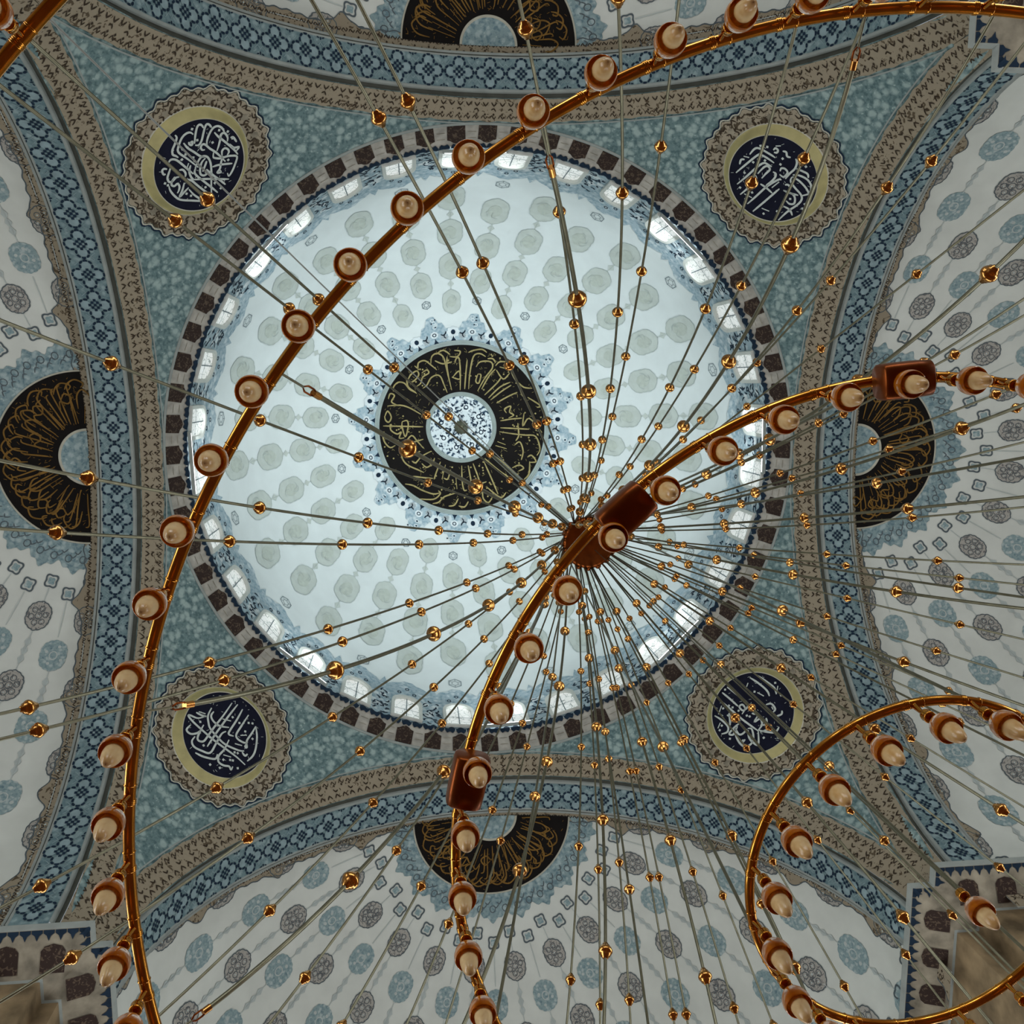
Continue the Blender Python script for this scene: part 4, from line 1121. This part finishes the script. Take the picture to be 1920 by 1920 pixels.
# ================================================================== ROUNDELS ON THE PENDENTIVES
def build_roundel(key, az, label):
    a = rad(az)
    r = 7.525
    p = V3((cos(a) * r, sin(a) * r, sqrt(SPH_R ** 2 - r * r)))
    n = -p.normalized()
    e1 = V3((-sin(a), cos(a), 0))
    e2 = n.cross(e1)
    c = p + V3((AX, AY, SPH_Z))
    root = empty('roundel', c)
    tag(root, label, 'roundel', 'roundels on the pendentives')

    def flat(x, y, off):
        return e1 * x + e2 * (y + 0.06) + n * off

    def onsph(x, y, off):
        q = (p + e1 * x + e2 * y).normalized() * (SPH_R - off)
        return q - p
    # scalloped painted border
    mb = MB()
    N = 180
    rows = []
    for t in range(6):
        row = []
        for j in range(N):
            b = 2 * pi * j / N
            ro = 1.335 + 0.05 * abs(cos(b * 18)) ** 1.5 + 0.05 * abs(cos(b * 9)) ** 4
            rr = 0.98 + (ro - 0.98) * t / 5.0
            row.append(onsph(rr * cos(b), rr * sin(b), 0.022))
        rows.append(row)
    mb.grid(rows, 'border', True)

    def rim(b, d):
        ro = 1.335 + 0.05 * abs(cos(b * 18)) ** 1.5 + 0.05 * abs(cos(b * 9)) ** 4 + d
        return ro
    mb.grid([[onsph(rim(2 * pi * j / N, d) * cos(2 * pi * j / N), rim(2 * pi * j / N, d) * sin(2 * pi * j / N), 0.02) for j in range(N)] for d in (0.012, 0.04)], 'rose_light', True)
    mb.grid([[onsph(rim(2 * pi * j / N, d) * cos(2 * pi * j / N), rim(2 * pi * j / N, d) * sin(2 * pi * j / N), 0.018) for j in range(N)] for d in (0.04, 0.075)], 'navy', True)
    for k in range(18):
        b = 2 * pi * k / 18

        def fb(x, y, off, b=b):
            rr = 1.17 + y
            bb = b + x / 1.17
            return onsph(rr * cos(bb), rr * sin(bb), off)
        for sg in (-1, 1):
            mb.stroke(fb, [(sg * .03, -.15), (sg * .1, -.1), (sg * .06, -.02), (sg * .13, .02)], 0.03, 'band_mark', 0.03, True, 0.5, 3)
            mb.stroke(fb, [(sg * .02, .16), (sg * .1, .12), (sg * .14, .18), (sg * .19, .1)], 0.026, 'band_mark', 0.03, True, 0.5, 3)
            mb.dot(fb, sg * .17, -.08, 0.03, 'band_mark', 0.03, 0.4, 5)
        mb.star(fb, lobed(5, 0.13, 0.13, 0.4, 0, 20), 'frieze', 0.028, 0)
    mb.build('painted_border', root)
    # gold bevel
    S = 96

    def circ(rr, off, fn=flat):
        return [fn(rr * cos(2 * pi * j / S), rr * sin(2 * pi * j / S), off) for j in range(S)]
    mb = MB()
    mb.grid([circ(1.03, 0.04), circ(1.025, 0.085), circ(1.005, 0.10), circ(0.985, 0.09), circ(0.975, 0.10), circ(0.885, 0.205), circ(0.865, 0.23), circ(0.85, 0.22)], lambda i, j: 'rose_light' if i in (0, 1, 6) else 'rose_gold', True)
    mb.build('gold_rim', root)
    mb = MB()
    mb.star(flat, [(0.86 * cos(2 * pi * j / S), 0.86 * sin(2 * pi * j / S)) for j in range(S)], 'rose_navy', 0.215, 2)
    mb.build('navy_disc', root)
    mb = MB()
    strokes, dots = ROUNDEL_TEXT[key]
    for st in strokes:
        mb.stroke(flat, [(x * .96, y * .96 + 0.02) for x, y in st], 0.040, 'rose_letter', 0.223, True, 0.45, 4)
    rg = random.Random(ord(key[0]) * 7 + ord(key[1]))
    for x, y in dots:
        mb.dot(flat, x * .96, y * .96 + 0.02, 0.03, 'rose_letter', 0.223, rg.uniform(0, 1.5), 4)
    for k in range(60):
        rr, b = 0.8 * sqrt(rg.random()), rg.uniform(0, 6.28)
        x, y = rr * cos(b), rr * sin(b)
        b = rg.uniform(0, pi)
        l = rg.uniform(.01, .028)
        mb.stroke(flat, [(x - l * cos(b), y - l * sin(b)), (x + l * cos(b), y + l * sin(b))], 0.012, 'rose_letter', 0.220, False, 0.4)
    mb.build('lettering', root)


build_roundel('UL', 225, 'navy calligraphy roundel with gold rim between the left and the top arch')
build_roundel('UR', 315, 'navy calligraphy roundel with gold rim between the top and the right arch')
build_roundel('BL', 135, 'navy calligraphy roundel with gold rim between the left and the bottom arch')
build_roundel('BR', 45, 'navy calligraphy roundel with gold rim between the right and the bottom arch')


# ================================================================== CORNER PIERS
def build_pier(sx, sy, name, xa, ya, xb, yb):
    # plan from the right-hand leg to the left-hand leg, local (x outwards, y outwards)
    FAR = 9.6
    nrm = [(0, -1), (-1, 0), (0, -1), (-1, 0)]

    def W(x, y, z):
        return V3((AX + sx * x, AY + sy * y, z))

    def off(d):
        # plan pushed out of the wall by d
        return [(FAR, ya - d), (xa - d, ya - d), (xa - d, yb - d), (xb - d, yb - d), (xb - d, FAR)]
    mb = MB()
    prof = [(0.0, -0.66, 'marble'), (PIER_Z - 0.36, -0.66, 'marble'), (PIER_Z - 0.35, -0.62, 'fillet'), (PIER_Z - 0.34, -0.60, 'frieze'),
            (PIER_Z - 0.16, -0.16, 'frieze'), (PIER_Z - 0.10, -0.02, 'frieze'), (PIER_Z - 0.08, 0.0, 'fillet'), (PIER_Z - 0.02, 0.03, 'fillet'), (PIER_Z, 0.02, 'fillet')]
    rows = [[W(x, y, z) for x, y in off(d)] for z, d, k in prof]
    mb.grid(rows, lambda i, j: prof[i + 1][2])
    # top ledge back to the springing
    mb.grid([[W(x, y, PIER_Z) for x, y in off(0.02)], [W(x, y, PIER_Z) for x, y in ((FAR, 6.9), (6.9, 6.9), (6.9, 6.9), (6.9, 6.9), (6.9, FAR))]], 'fillet')
    for i in range(4):
        (x0, y0), (x1, y1) = off(0.0)[i], off(0.0)[i + 1]
        L = hypot(x1 - x0, y1 - y0)
        ux, uy = (x1 - x0) / L, (y1 - y0) / L
        nx, ny = nrm[i]

        def fp(u, d, o, x0=x0, y0=y0, ux=ux, uy=uy, nx=nx, ny=ny):
            # d = distance in from the front edge, along the underside
            z = PIER_Z - 0.10 - (d - 0.02) * 0.42 - o
            return W(x0 + ux * u - nx * d, y0 + uy * u - ny * d, z)
        k = max(2, int(L / 0.16))
        for q in range(k):
            u = (q + .5) * L / k
            mb.star(fp, [(u - 0.075, 0.02), (u + 0.075, 0.02), (u + 0.075, 0.06), (u + 0.03, 0.09), (u, 0.155), (u - 0.03, 0.09), (u - 0.075, 0.06)], 'navy', 0.012, 0)
        if L > 0.6:
            u = L - 0.50 if i == 0 else 0.50
            while 0.3 < u < L - 0.2:
                mb.star(fp, [(u - .17, 0.55), (u - .17, 0.28), (u - .12, 0.22), (u, 0.19), (u + .12, 0.22), (u + .17, 0.28), (u + .17, 0.55)], 'panel', 0.012, 1)
                u += -0.64 if i == 0 else 0.64
    structure(mb.build('wall_%s' % name.replace(' ', '_'), smooth=False), 'brown marble corner pier at the %s, with zigzag cornice and dark panels' % name, 'pier')


for sx, sy, nm, xa, ya, xb, yb in ((-1, -1, 'upper left', 6.7, 6.45, 6.4, 6.75), (1, -1, 'upper right', 6.62, 5.87, 6.25, 6.18), (1, 1, 'lower right', 6.51, 6.13, 6.14, 6.46), (-1, 1, 'lower left', 6.33, 6.23, 6.10, 6.56)):
    build_pier(sx, sy, nm, xa, ya, xb, yb)

mb = MB()
mb.box((AX - 16, AY - 16, -0.2), (AX + 16, AY + 16, 0.0), 'carpet')
structure(mb.build('floor', smooth=False), 'red brown carpet of the prayer hall', 'floor')
# ================================================================== CAMERA
F_PX = 1800.0
zc = V3((750.08 - 960, 697.33 - 960, F_PX)).normalized()      # where the zenith falls in the frame
xc = (V3((1, 0, 0)) - zc * zc.x).normalized()
yc = zc.cross(xc)
RIGHT, DOWN, FWD = V3((xc.x, yc.x, zc.x)), V3((xc.y, yc.y, zc.y)), V3((xc.z, yc.z, zc.z))
cam = bpy.data.cameras.new('camera')
cam.sensor_width = 36.0
cam.lens = F_PX / 1920.0 * 36.0
cam.clip_end = 200
co = bpy.data.objects.new('camera', cam)
COL.objects.link(co)
co.matrix_world = Matrix(((RIGHT.x, -DOWN.x, -FWD.x, 0), (RIGHT.y, -DOWN.y, -FWD.y, 0), (RIGHT.z, -DOWN.z, -FWD.z, EYE), (0, 0, 0, 1)))
SC.camera = co


def seen(p, margin=0.0):
    """does the camera see this point, and from how far"""
    d = p - V3((0, 0, EYE))
    w = d.dot(FWD)
    if w <= 0:
        return None
    x, y = F_PX * d.dot(RIGHT) / w, F_PX * d.dot(DOWN) / w
    if max(abs(x), abs(y)) < 960 + margin:
        return w
    return None


# ================================================================== CHANDELIER
HUB = V3((AX, AY, 9.05 + EYE))
ch = empty('chandelier', HUB)
tag(ch, 'huge brass ring chandelier with candle bulbs, hung on beaded cables under the dome', 'chandelier')


def link_copy(src, name, parent, mtx):
    o = src.copy()
    o.name = name
    COL.objects.link(o)
    o.parent = parent
    o.matrix_parent_inverse = Matrix.Identity(4)
    o.matrix_local = mtx
    return o


# one lamp: knob above, amber cup, frosted candle pointing down; origin at the cup's middle
mb = MB()
mb.lathe([(0.006, 0.034), (0.018, 0.026), (0.033, 0.012), (0.0425, -0.006), (0.0465, -0.026), (0.0462, -0.040), (0.0435, -0.050), (0.0415, -0.0515), (0.041, -0.048), (0.0435, -0.038), (0.0435, -0.024), (0.039, -0.006), (0.029, 0.009), (0.012, 0.020)], 'amber', 32)
CUP = mb.build('lamp_cup', link=False)
mb = MB()
mb.lathe([(0.001, 0.012), (0.016, 0.010), (0.023, -0.004), (0.028, -0.024), (0.030, -0.046), (0.0295, -0.066), (0.0255, -0.088), (0.019, -0.108), (0.012, -0.120), (0.006, -0.125), (0.001, -0.126)], 'bulb', 24)
BULB = mb.build('bulb', link=False)
mb = MB()
mb.lathe([(0.001, 0.100), (0.010, 0.099), (0.0175, 0.095), (0.0205, 0.086), (0.019, 0.078), (0.019, 0.072), (0.0205, 0.066), (0.0185, 0.060), (0.0155, 0.060), (0.0145, 0.070), (0.008, 0.070), (0.007, 0.052), (0.009, 0.044), (0.014, 0.036), (0.016, 0.030), (0.010, 0.026)], 'brass', 24)
KNOB = mb.build('lamp_knob', link=False)
# turned bead, axis along z
mb = MB()
mb.lathe([(0.006, -0.040), (0.012, -0.037), (0.013, -0.030), (0.019, -0.026), (0.021, -0.019), (0.027, -0.013), (0.031, -0.003), (0.031, 0.003), (0.027, 0.011), (0.021, 0.015), (0.022, 0.021), (0.014, 0.026), (0.013, 0.033), (0.006, 0.037)], 'bead', 18)
BEAD = mb.build('bead', link=False)

REST = MB()        # lamps that are all outside the picture


def rest_add(src, mtx):
    me = src.data
    n = len(REST.v)
    REST.v.extend([mtx @ v.co for v in me.vertices])
    k = REST.mat([q for q in M if M[q] == me.materials[0]][0])
    for p in me.polygons:
        REST.f.append(tuple(n + i for i in p.vertices))
        REST.mi.append(k)


#        name, centre dx, dy, rel. height, tilt x, tilt y, radius, tube, lamps, phase, lamp offset (+ outside)
RINGS = [('outer', 0.0, 0.0, 2.95, 0.0, 0.0, 3.80, 0.021, 100, 222.3, 0.0),
         ('large', 0.056, -0.065, 3.075, 0.0507, 0.0086, 2.716, 0.0188, 77, 176.6, 0.006),
         ('middle', -0.003, 0.003, 3.170, 0.0557, 0.0443, 1.627, 0.0188, 47, 163.6, -0.010),
         ('small', -0.042, 0.0435, 2.900, 0.0178, 0.0690, 0.615, 0.0165, 19, 147.2, -0.008)]
RING_PT = {}
ring_obj = {}
for name, dx, dy, h, tx, ty, R, tr, nl, ph, off in RINGS:
    def rp(a, r=0.0, dz=0.0, R=R, dx=dx, dy=dy, h=h, tx=tx, ty=ty):
        x, y = dx + (R + r) * cos(a), dy + (R + r) * sin(a)
        return V3((AX + x, AY + y, EYE + h + tx * (R * cos(a)) + ty * (R * sin(a)) + dz))
    RING_PT[name] = rp
    mb = MB()
    seg = 360
    mb.tube([rp(2 * pi * j / seg) - HUB for j in range(seg)], tr, 'brass', 14, True)
    lamps = []
    for k in range(nl):
        a = rad(ph + 360.0 * k / nl)
        p = rp(a, off, -0.17)
        lamps.append((a, p))
        # threaded collars on the tube and the short arm to the lamp
        for da in (-0.030, -0.024, -0.018, 0.032):
            c = [rp(a + (da + e) / R) - HUB for e in (-0.003, 0.0, 0.003)]
            mb.tube(c, [tr * 1.02, tr * 1.14, tr * 1.02], 'brass', 14, False, False)
        mb.tube([rp(a) - HUB, rp(a, off * 0.5, -0.02) - HUB, rp(a, off, -0.05) - HUB, rp(a, off, -0.078) - HUB], [0.010, 0.010, 0.008, 0.007], 'brass', 10)
    ro = mb.build('ring', ch)
    ring_obj[name] = ro
    for a, p in lamps:
        mt = Matrix.Translation(p - HUB) @ Matrix.Rotation(a, 4, 'Z')
        if seen(p, 60) is not None:
            for src, nm in ((CUP, 'lamp_cup'), (BULB, 'bulb'), (KNOB, 'lamp_knob')):
                link_copy(src, nm, ro, mt)
        else:
            for src in (CUP, BULB, KNOB):
                rest_add(src, mt)

# junction boxes on the middle ring
rp = RING_PT['middle']
mb = MB()
prof = [(-0.085, 0.0), (-0.085, 0.050), (-0.078, 0.058), (-0.03, 0.060), (0.03, 0.060), (0.078, 0.058), (0.085, 0.050), (0.085, 0.0)]
rows = []
for y, r in prof:
    rows.append([V3((r * (abs(cos(2 * pi * j / 32)) ** 0.55) * (1 if cos(2 * pi * j / 32) >= 0 else -1), y, r * 0.9 * (abs(sin(2 * pi * j / 32)) ** 0.55) * (1 if sin(2 * pi * j / 32) >= 0 else -1))) for j in range(32)])
mb.grid(rows, 'darkbox', True)
BOX = mb.build('junction_box', link=False)
for k in (0, 1, 2, 3, 4, 5, 6, 7, 9):
    a = rad(228 + 36 * k)
    p = rp(a, 0.0, -0.12)
    link_copy(BOX, 'junction_box', ring_obj['middle'], Matrix.Translation(p - HUB) @ Matrix.Rotation(a, 4, 'Z'))

# hub
mb = MB()
mb.lathe([(0.001, -0.09), (0.10, -0.085), (0.15, -0.06), (0.22, -0.05), (0.25, -0.035), (0.255, 0.0), (0.25, 0.035), (0.20, 0.05), (0.12, 0.08), (0.05, 0.14), (0.03, 0.2), (0.001, 0.2)], 'darkbox', 48)
for k in range(16):
    a = 2 * pi * k / 16
    mb.lathe([(0.001, -0.035), (0.022, -0.024), (0.032, 0), (0.022, 0.024), (0.001, 0.035)], 'darkbox', 12, Matrix.Translation((0.25 * cos(a), 0.25 * sin(a), -0.01)))
mb.build('hub', ch)
# suspension from the crown of the dome
TOP = dome_p(0, 0.0) - HUB
mb = MB()
for s in (-1, 1):
    mb.tube([V3((s * 0.028, 0, 0.1)) + V3((0, 0, TOP.z - 0.3)) * (i / 8.0) for i in range(9)], 0.013, 'cable', 8)
mb.build('suspension_cable', ch)
mb = MB()
mb.lathe([(0.19, TOP.z - 0.02), (0.20, TOP.z - 0.06), (0.17, TOP.z - 0.10), (0.12, TOP.z - 0.13), (0.10, TOP.z - 0.2), (0.06, TOP.z - 0.26), (0.001, TOP.z - 0.27)], 'cable', 32)
for k in range(12):
    a = 2 * pi * k / 12
    mb.lathe([(0.001, -0.03), (0.02, 0), (0.001, 0.03)], 'cable', 8, Matrix.Translation((0.205 * cos(a), 0.205 * sin(a), TOP.z - 0.06)))
mb.build('ceiling_rose', ch)

# cables: (ring, azimuth, sag, thick)
CABLES = []
for th, sg in ((222.4, 0.0), (220.1, -0.25), (235.8, .98), (233.7, .93), (244.8, .91), (251.1, .98), (256.7, .57), (210.5, .30), (203.4, .75), (199.1, .55), (187.1, .60), (185.9, .80),
               (174.4, .64), (169.5, .94), (346.4, .65), (352.3, .15), (1.9, .11), (6.6, .67), (15.6, .02), (18.3, .08), (333.8, 1.0), (296.8, .05), (299.8, 1.28), (305.5, .8), (314.6, .8), (319.0, .65),
               (324.5, .7), (97.0, .83), (94.9, .85), (87.4, .99), (79.3, .1), (117.7, 1.3), (109.1, .82), (106.3, 1.2), (130.1, .43), (137.5, .8), (145.5, .9), (152.5, .9), (161.0, .9), (263.5, 1.2),
               (270.0, .9), (277.8, 1.2), (283.9, .65), (27.0, .5), (37.0, .5), (47.5, .6), (57.0, .5), (68.0, .6)):
    CABLES.append(('outer', th, sg, False))
for th, sg in ((215.5, .64), (238.6, .76), (262.0, 1.04), (191.4, .9), (167.5, 1.0), (146.5, 1.5), (120.0, 1.2), (98.5, 1.1), (80.5, 1.05), (57.0, 1.0), (29.0, 1.0), (9.0, .9), (346.8, 1.35), (330.5, .35), (308.5, 1.0), (285.5, 1.2)):
    CABLES.append(('large', th, sg, True))
for k in range(10):
    CABLES.append(('middle', 228 + 36 * k, 0.2, False))
for k in range(3):
    CABLES.append(('small', 40 + 120 * k, 0.1, False))

bead_spots = []
for rn, th, sg, thick in CABLES:
    a = rad(th)
    rp = RING_PT[rn]
    A = HUB + V3((0.25 * cos(a), 0.25 * sin(a), 0))
    B = rp(a, 0, 0.02)
    n = 40
    pts = []
    for i in range(n + 1):
        t = i / float(n)
        p = A.lerp(B, t)
        p.z -= sg * 4 * t * (1 - t)
        pts.append(p)
    mb = MB()
    r = 0.0090 if thick else 0.0066
    if thick:
        mb.tube([p - HUB for p in pts[:39]], r, 'cable', 8)
        # turnbuckle hook at the ring end
        e0, e1 = pts[38] - HUB, pts[40] - HUB
        d = (e1 - e0)
        sd = d.cross(V3((0, 0, 1))).normalized() * 0.011
        mb.tube([e0 - d * .08, e0 + d * .1], 0.012, 'bead', 8)
        mb.tube([e0, e0 + d * .12 + sd, e0 + d * .28 + sd, e0 + d * .38, e0 + d * .28 - sd, e0 + d * .12 - sd, e0], 0.0035, 'darkbox', 6)
        mb.tube([e0 + d * .36, e1], 0.004, 'cable', 6)
    else:
        mb.tube([p - HUB for p in pts], r, 'cable', 7)
    cb = mb.build('cable', ch)
    L = [0.0]
    for i in range(n):
        L.append(L[-1] + (pts[i + 1] - pts[i]).length)
    nseg = {'outer': 8, 'large': 7, 'middle': 4, 'small': 4}[rn]
    for k in range(1, nseg):
        s = L[-1] * k / nseg
        i = max(j for j in range(n) if L[j] <= s)
        u = (s - L[i]) / (L[i + 1] - L[i])
        p = pts[i].lerp(pts[i + 1], u)
        t = (pts[i + 1] - pts[i]).normalized()
        sc = 1.22 if thick else 0.94
        bead_spots.append((p, t, sc, cb))

# plain thin wire to the outer ring
mb = MB()
A, B = HUB + V3((-0.15, -0.14, 0.1)), RING_PT['outer'](rad(223.6), 0, 0.02)
mb.tube([A.lerp(B, i / 30.0) - V3((0, 0, -0.35 * 4 * (i / 30.0) * (1 - i / 30.0))) - HUB for i in range(31)], 0.0035, 'fillet', 6)
mb.build('thin_wire', ch)

order = []
for i, (p, t, sc, cb) in enumerate(bead_spots):
    d = seen(p, 15)
    order.append(((d / sc) if d else 1e6 + i, i))
order.sort()
single = set(i for d, i in order[:100])
KEEP = REST
REST = MB()
for i, (p, t, sc, cb) in enumerate(bead_spots):
    mt = Matrix.Translation(p - HUB) @ t.to_track_quat('Z', 'Y').to_matrix().to_4x4() @ Matrix.Diagonal((sc, sc, sc, 1))
    if i in single:
        link_copy(BEAD, 'bead', cb, mt)
    else:
        rest_add(BEAD, mt)
tag(REST.build('bead_rows', ch), 'many small brass beads along the upper cables', kind='stuff')
REST = KEEP
tag(REST.build('lamp_row', ch), 'further candle lamps round the rings', kind='stuff')

# lamp hanging alone inside the small ring
p = V3((AX + 0.118, AY + 0.155, EYE + 2.83))
mb = MB()
A = HUB + V3((0.05, 0.06, -0.05))
mb.tube([A.lerp(p + V3((0, 0, 0.095)), i / 10.0) - HUB for i in range(11)], 0.004, 'cable', 6)
pc = mb.build('pendant_rod', ch)
for src, nm in ((CUP, 'lamp_cup'), (BULB, 'bulb'), (KNOB, 'lamp_knob')):
    link_copy(src, nm, pc, Matrix.Translation(p - HUB))

# ================================================================== LIGHT
w = bpy.data.worlds.new('world')
SC.world = w
w.use_nodes = True
w.node_tree.nodes['Background'].inputs['Color'].default_value = (0.75, 0.86, 0.95, 1)
w.node_tree.nodes['Background'].inputs['Strength'].default_value = 0.4


def area(name, loc, target, sx, sy, power, c, spread=180):
    l = bpy.data.lights.new(name, 'AREA')
    l.shape = 'RECTANGLE'
    l.size, l.size_y = sx, sy
    l.energy = power
    l.color = c
    l.spread = rad(spread)
    o = bpy.data.objects.new(name, l)
    COL.objects.link(o)
    o.location = loc
    o.rotation_euler = (V3(target) - V3(loc)).to_track_quat('-Z', 'Y').to_euler()
    return o


# added fill lights, out of view, low in the four apses
POW = {'left': 310, 'top': 270, 'right': 310, 'bottom': 340}
for sd in SIDES:
    area('apse_fill_light', side_pt(sd, SEMI_X + 4.5, 0, 4.2 + EYE), side_pt(sd, -4.0, 0, 15.0), 8.0, 3.5, POW[sd], (0.96, 0.99, 1.0))
# the tube lamps on the dome ledge throw their light up the dome
for a, lab in LAMPS:
    a = rad(a)
    area('tube_lamp_light', (AX + 5.9 * cos(a), AY + 5.9 * sin(a), RIM_Z + 0.22), (AX + 1.5 * cos(a), AY + 1.5 * sin(a), RIM_Z + 7.0), 1.2, 0.05, 38, (0.90, 0.98, 1.0), 115)

SC.view_settings.view_transform = 'Standard'
SC.view_settings.look = 'None'
SC.view_settings.gamma = 1.0
SC.view_settings.exposure = -0.09
SC.view_settings.use_curve_mapping = False
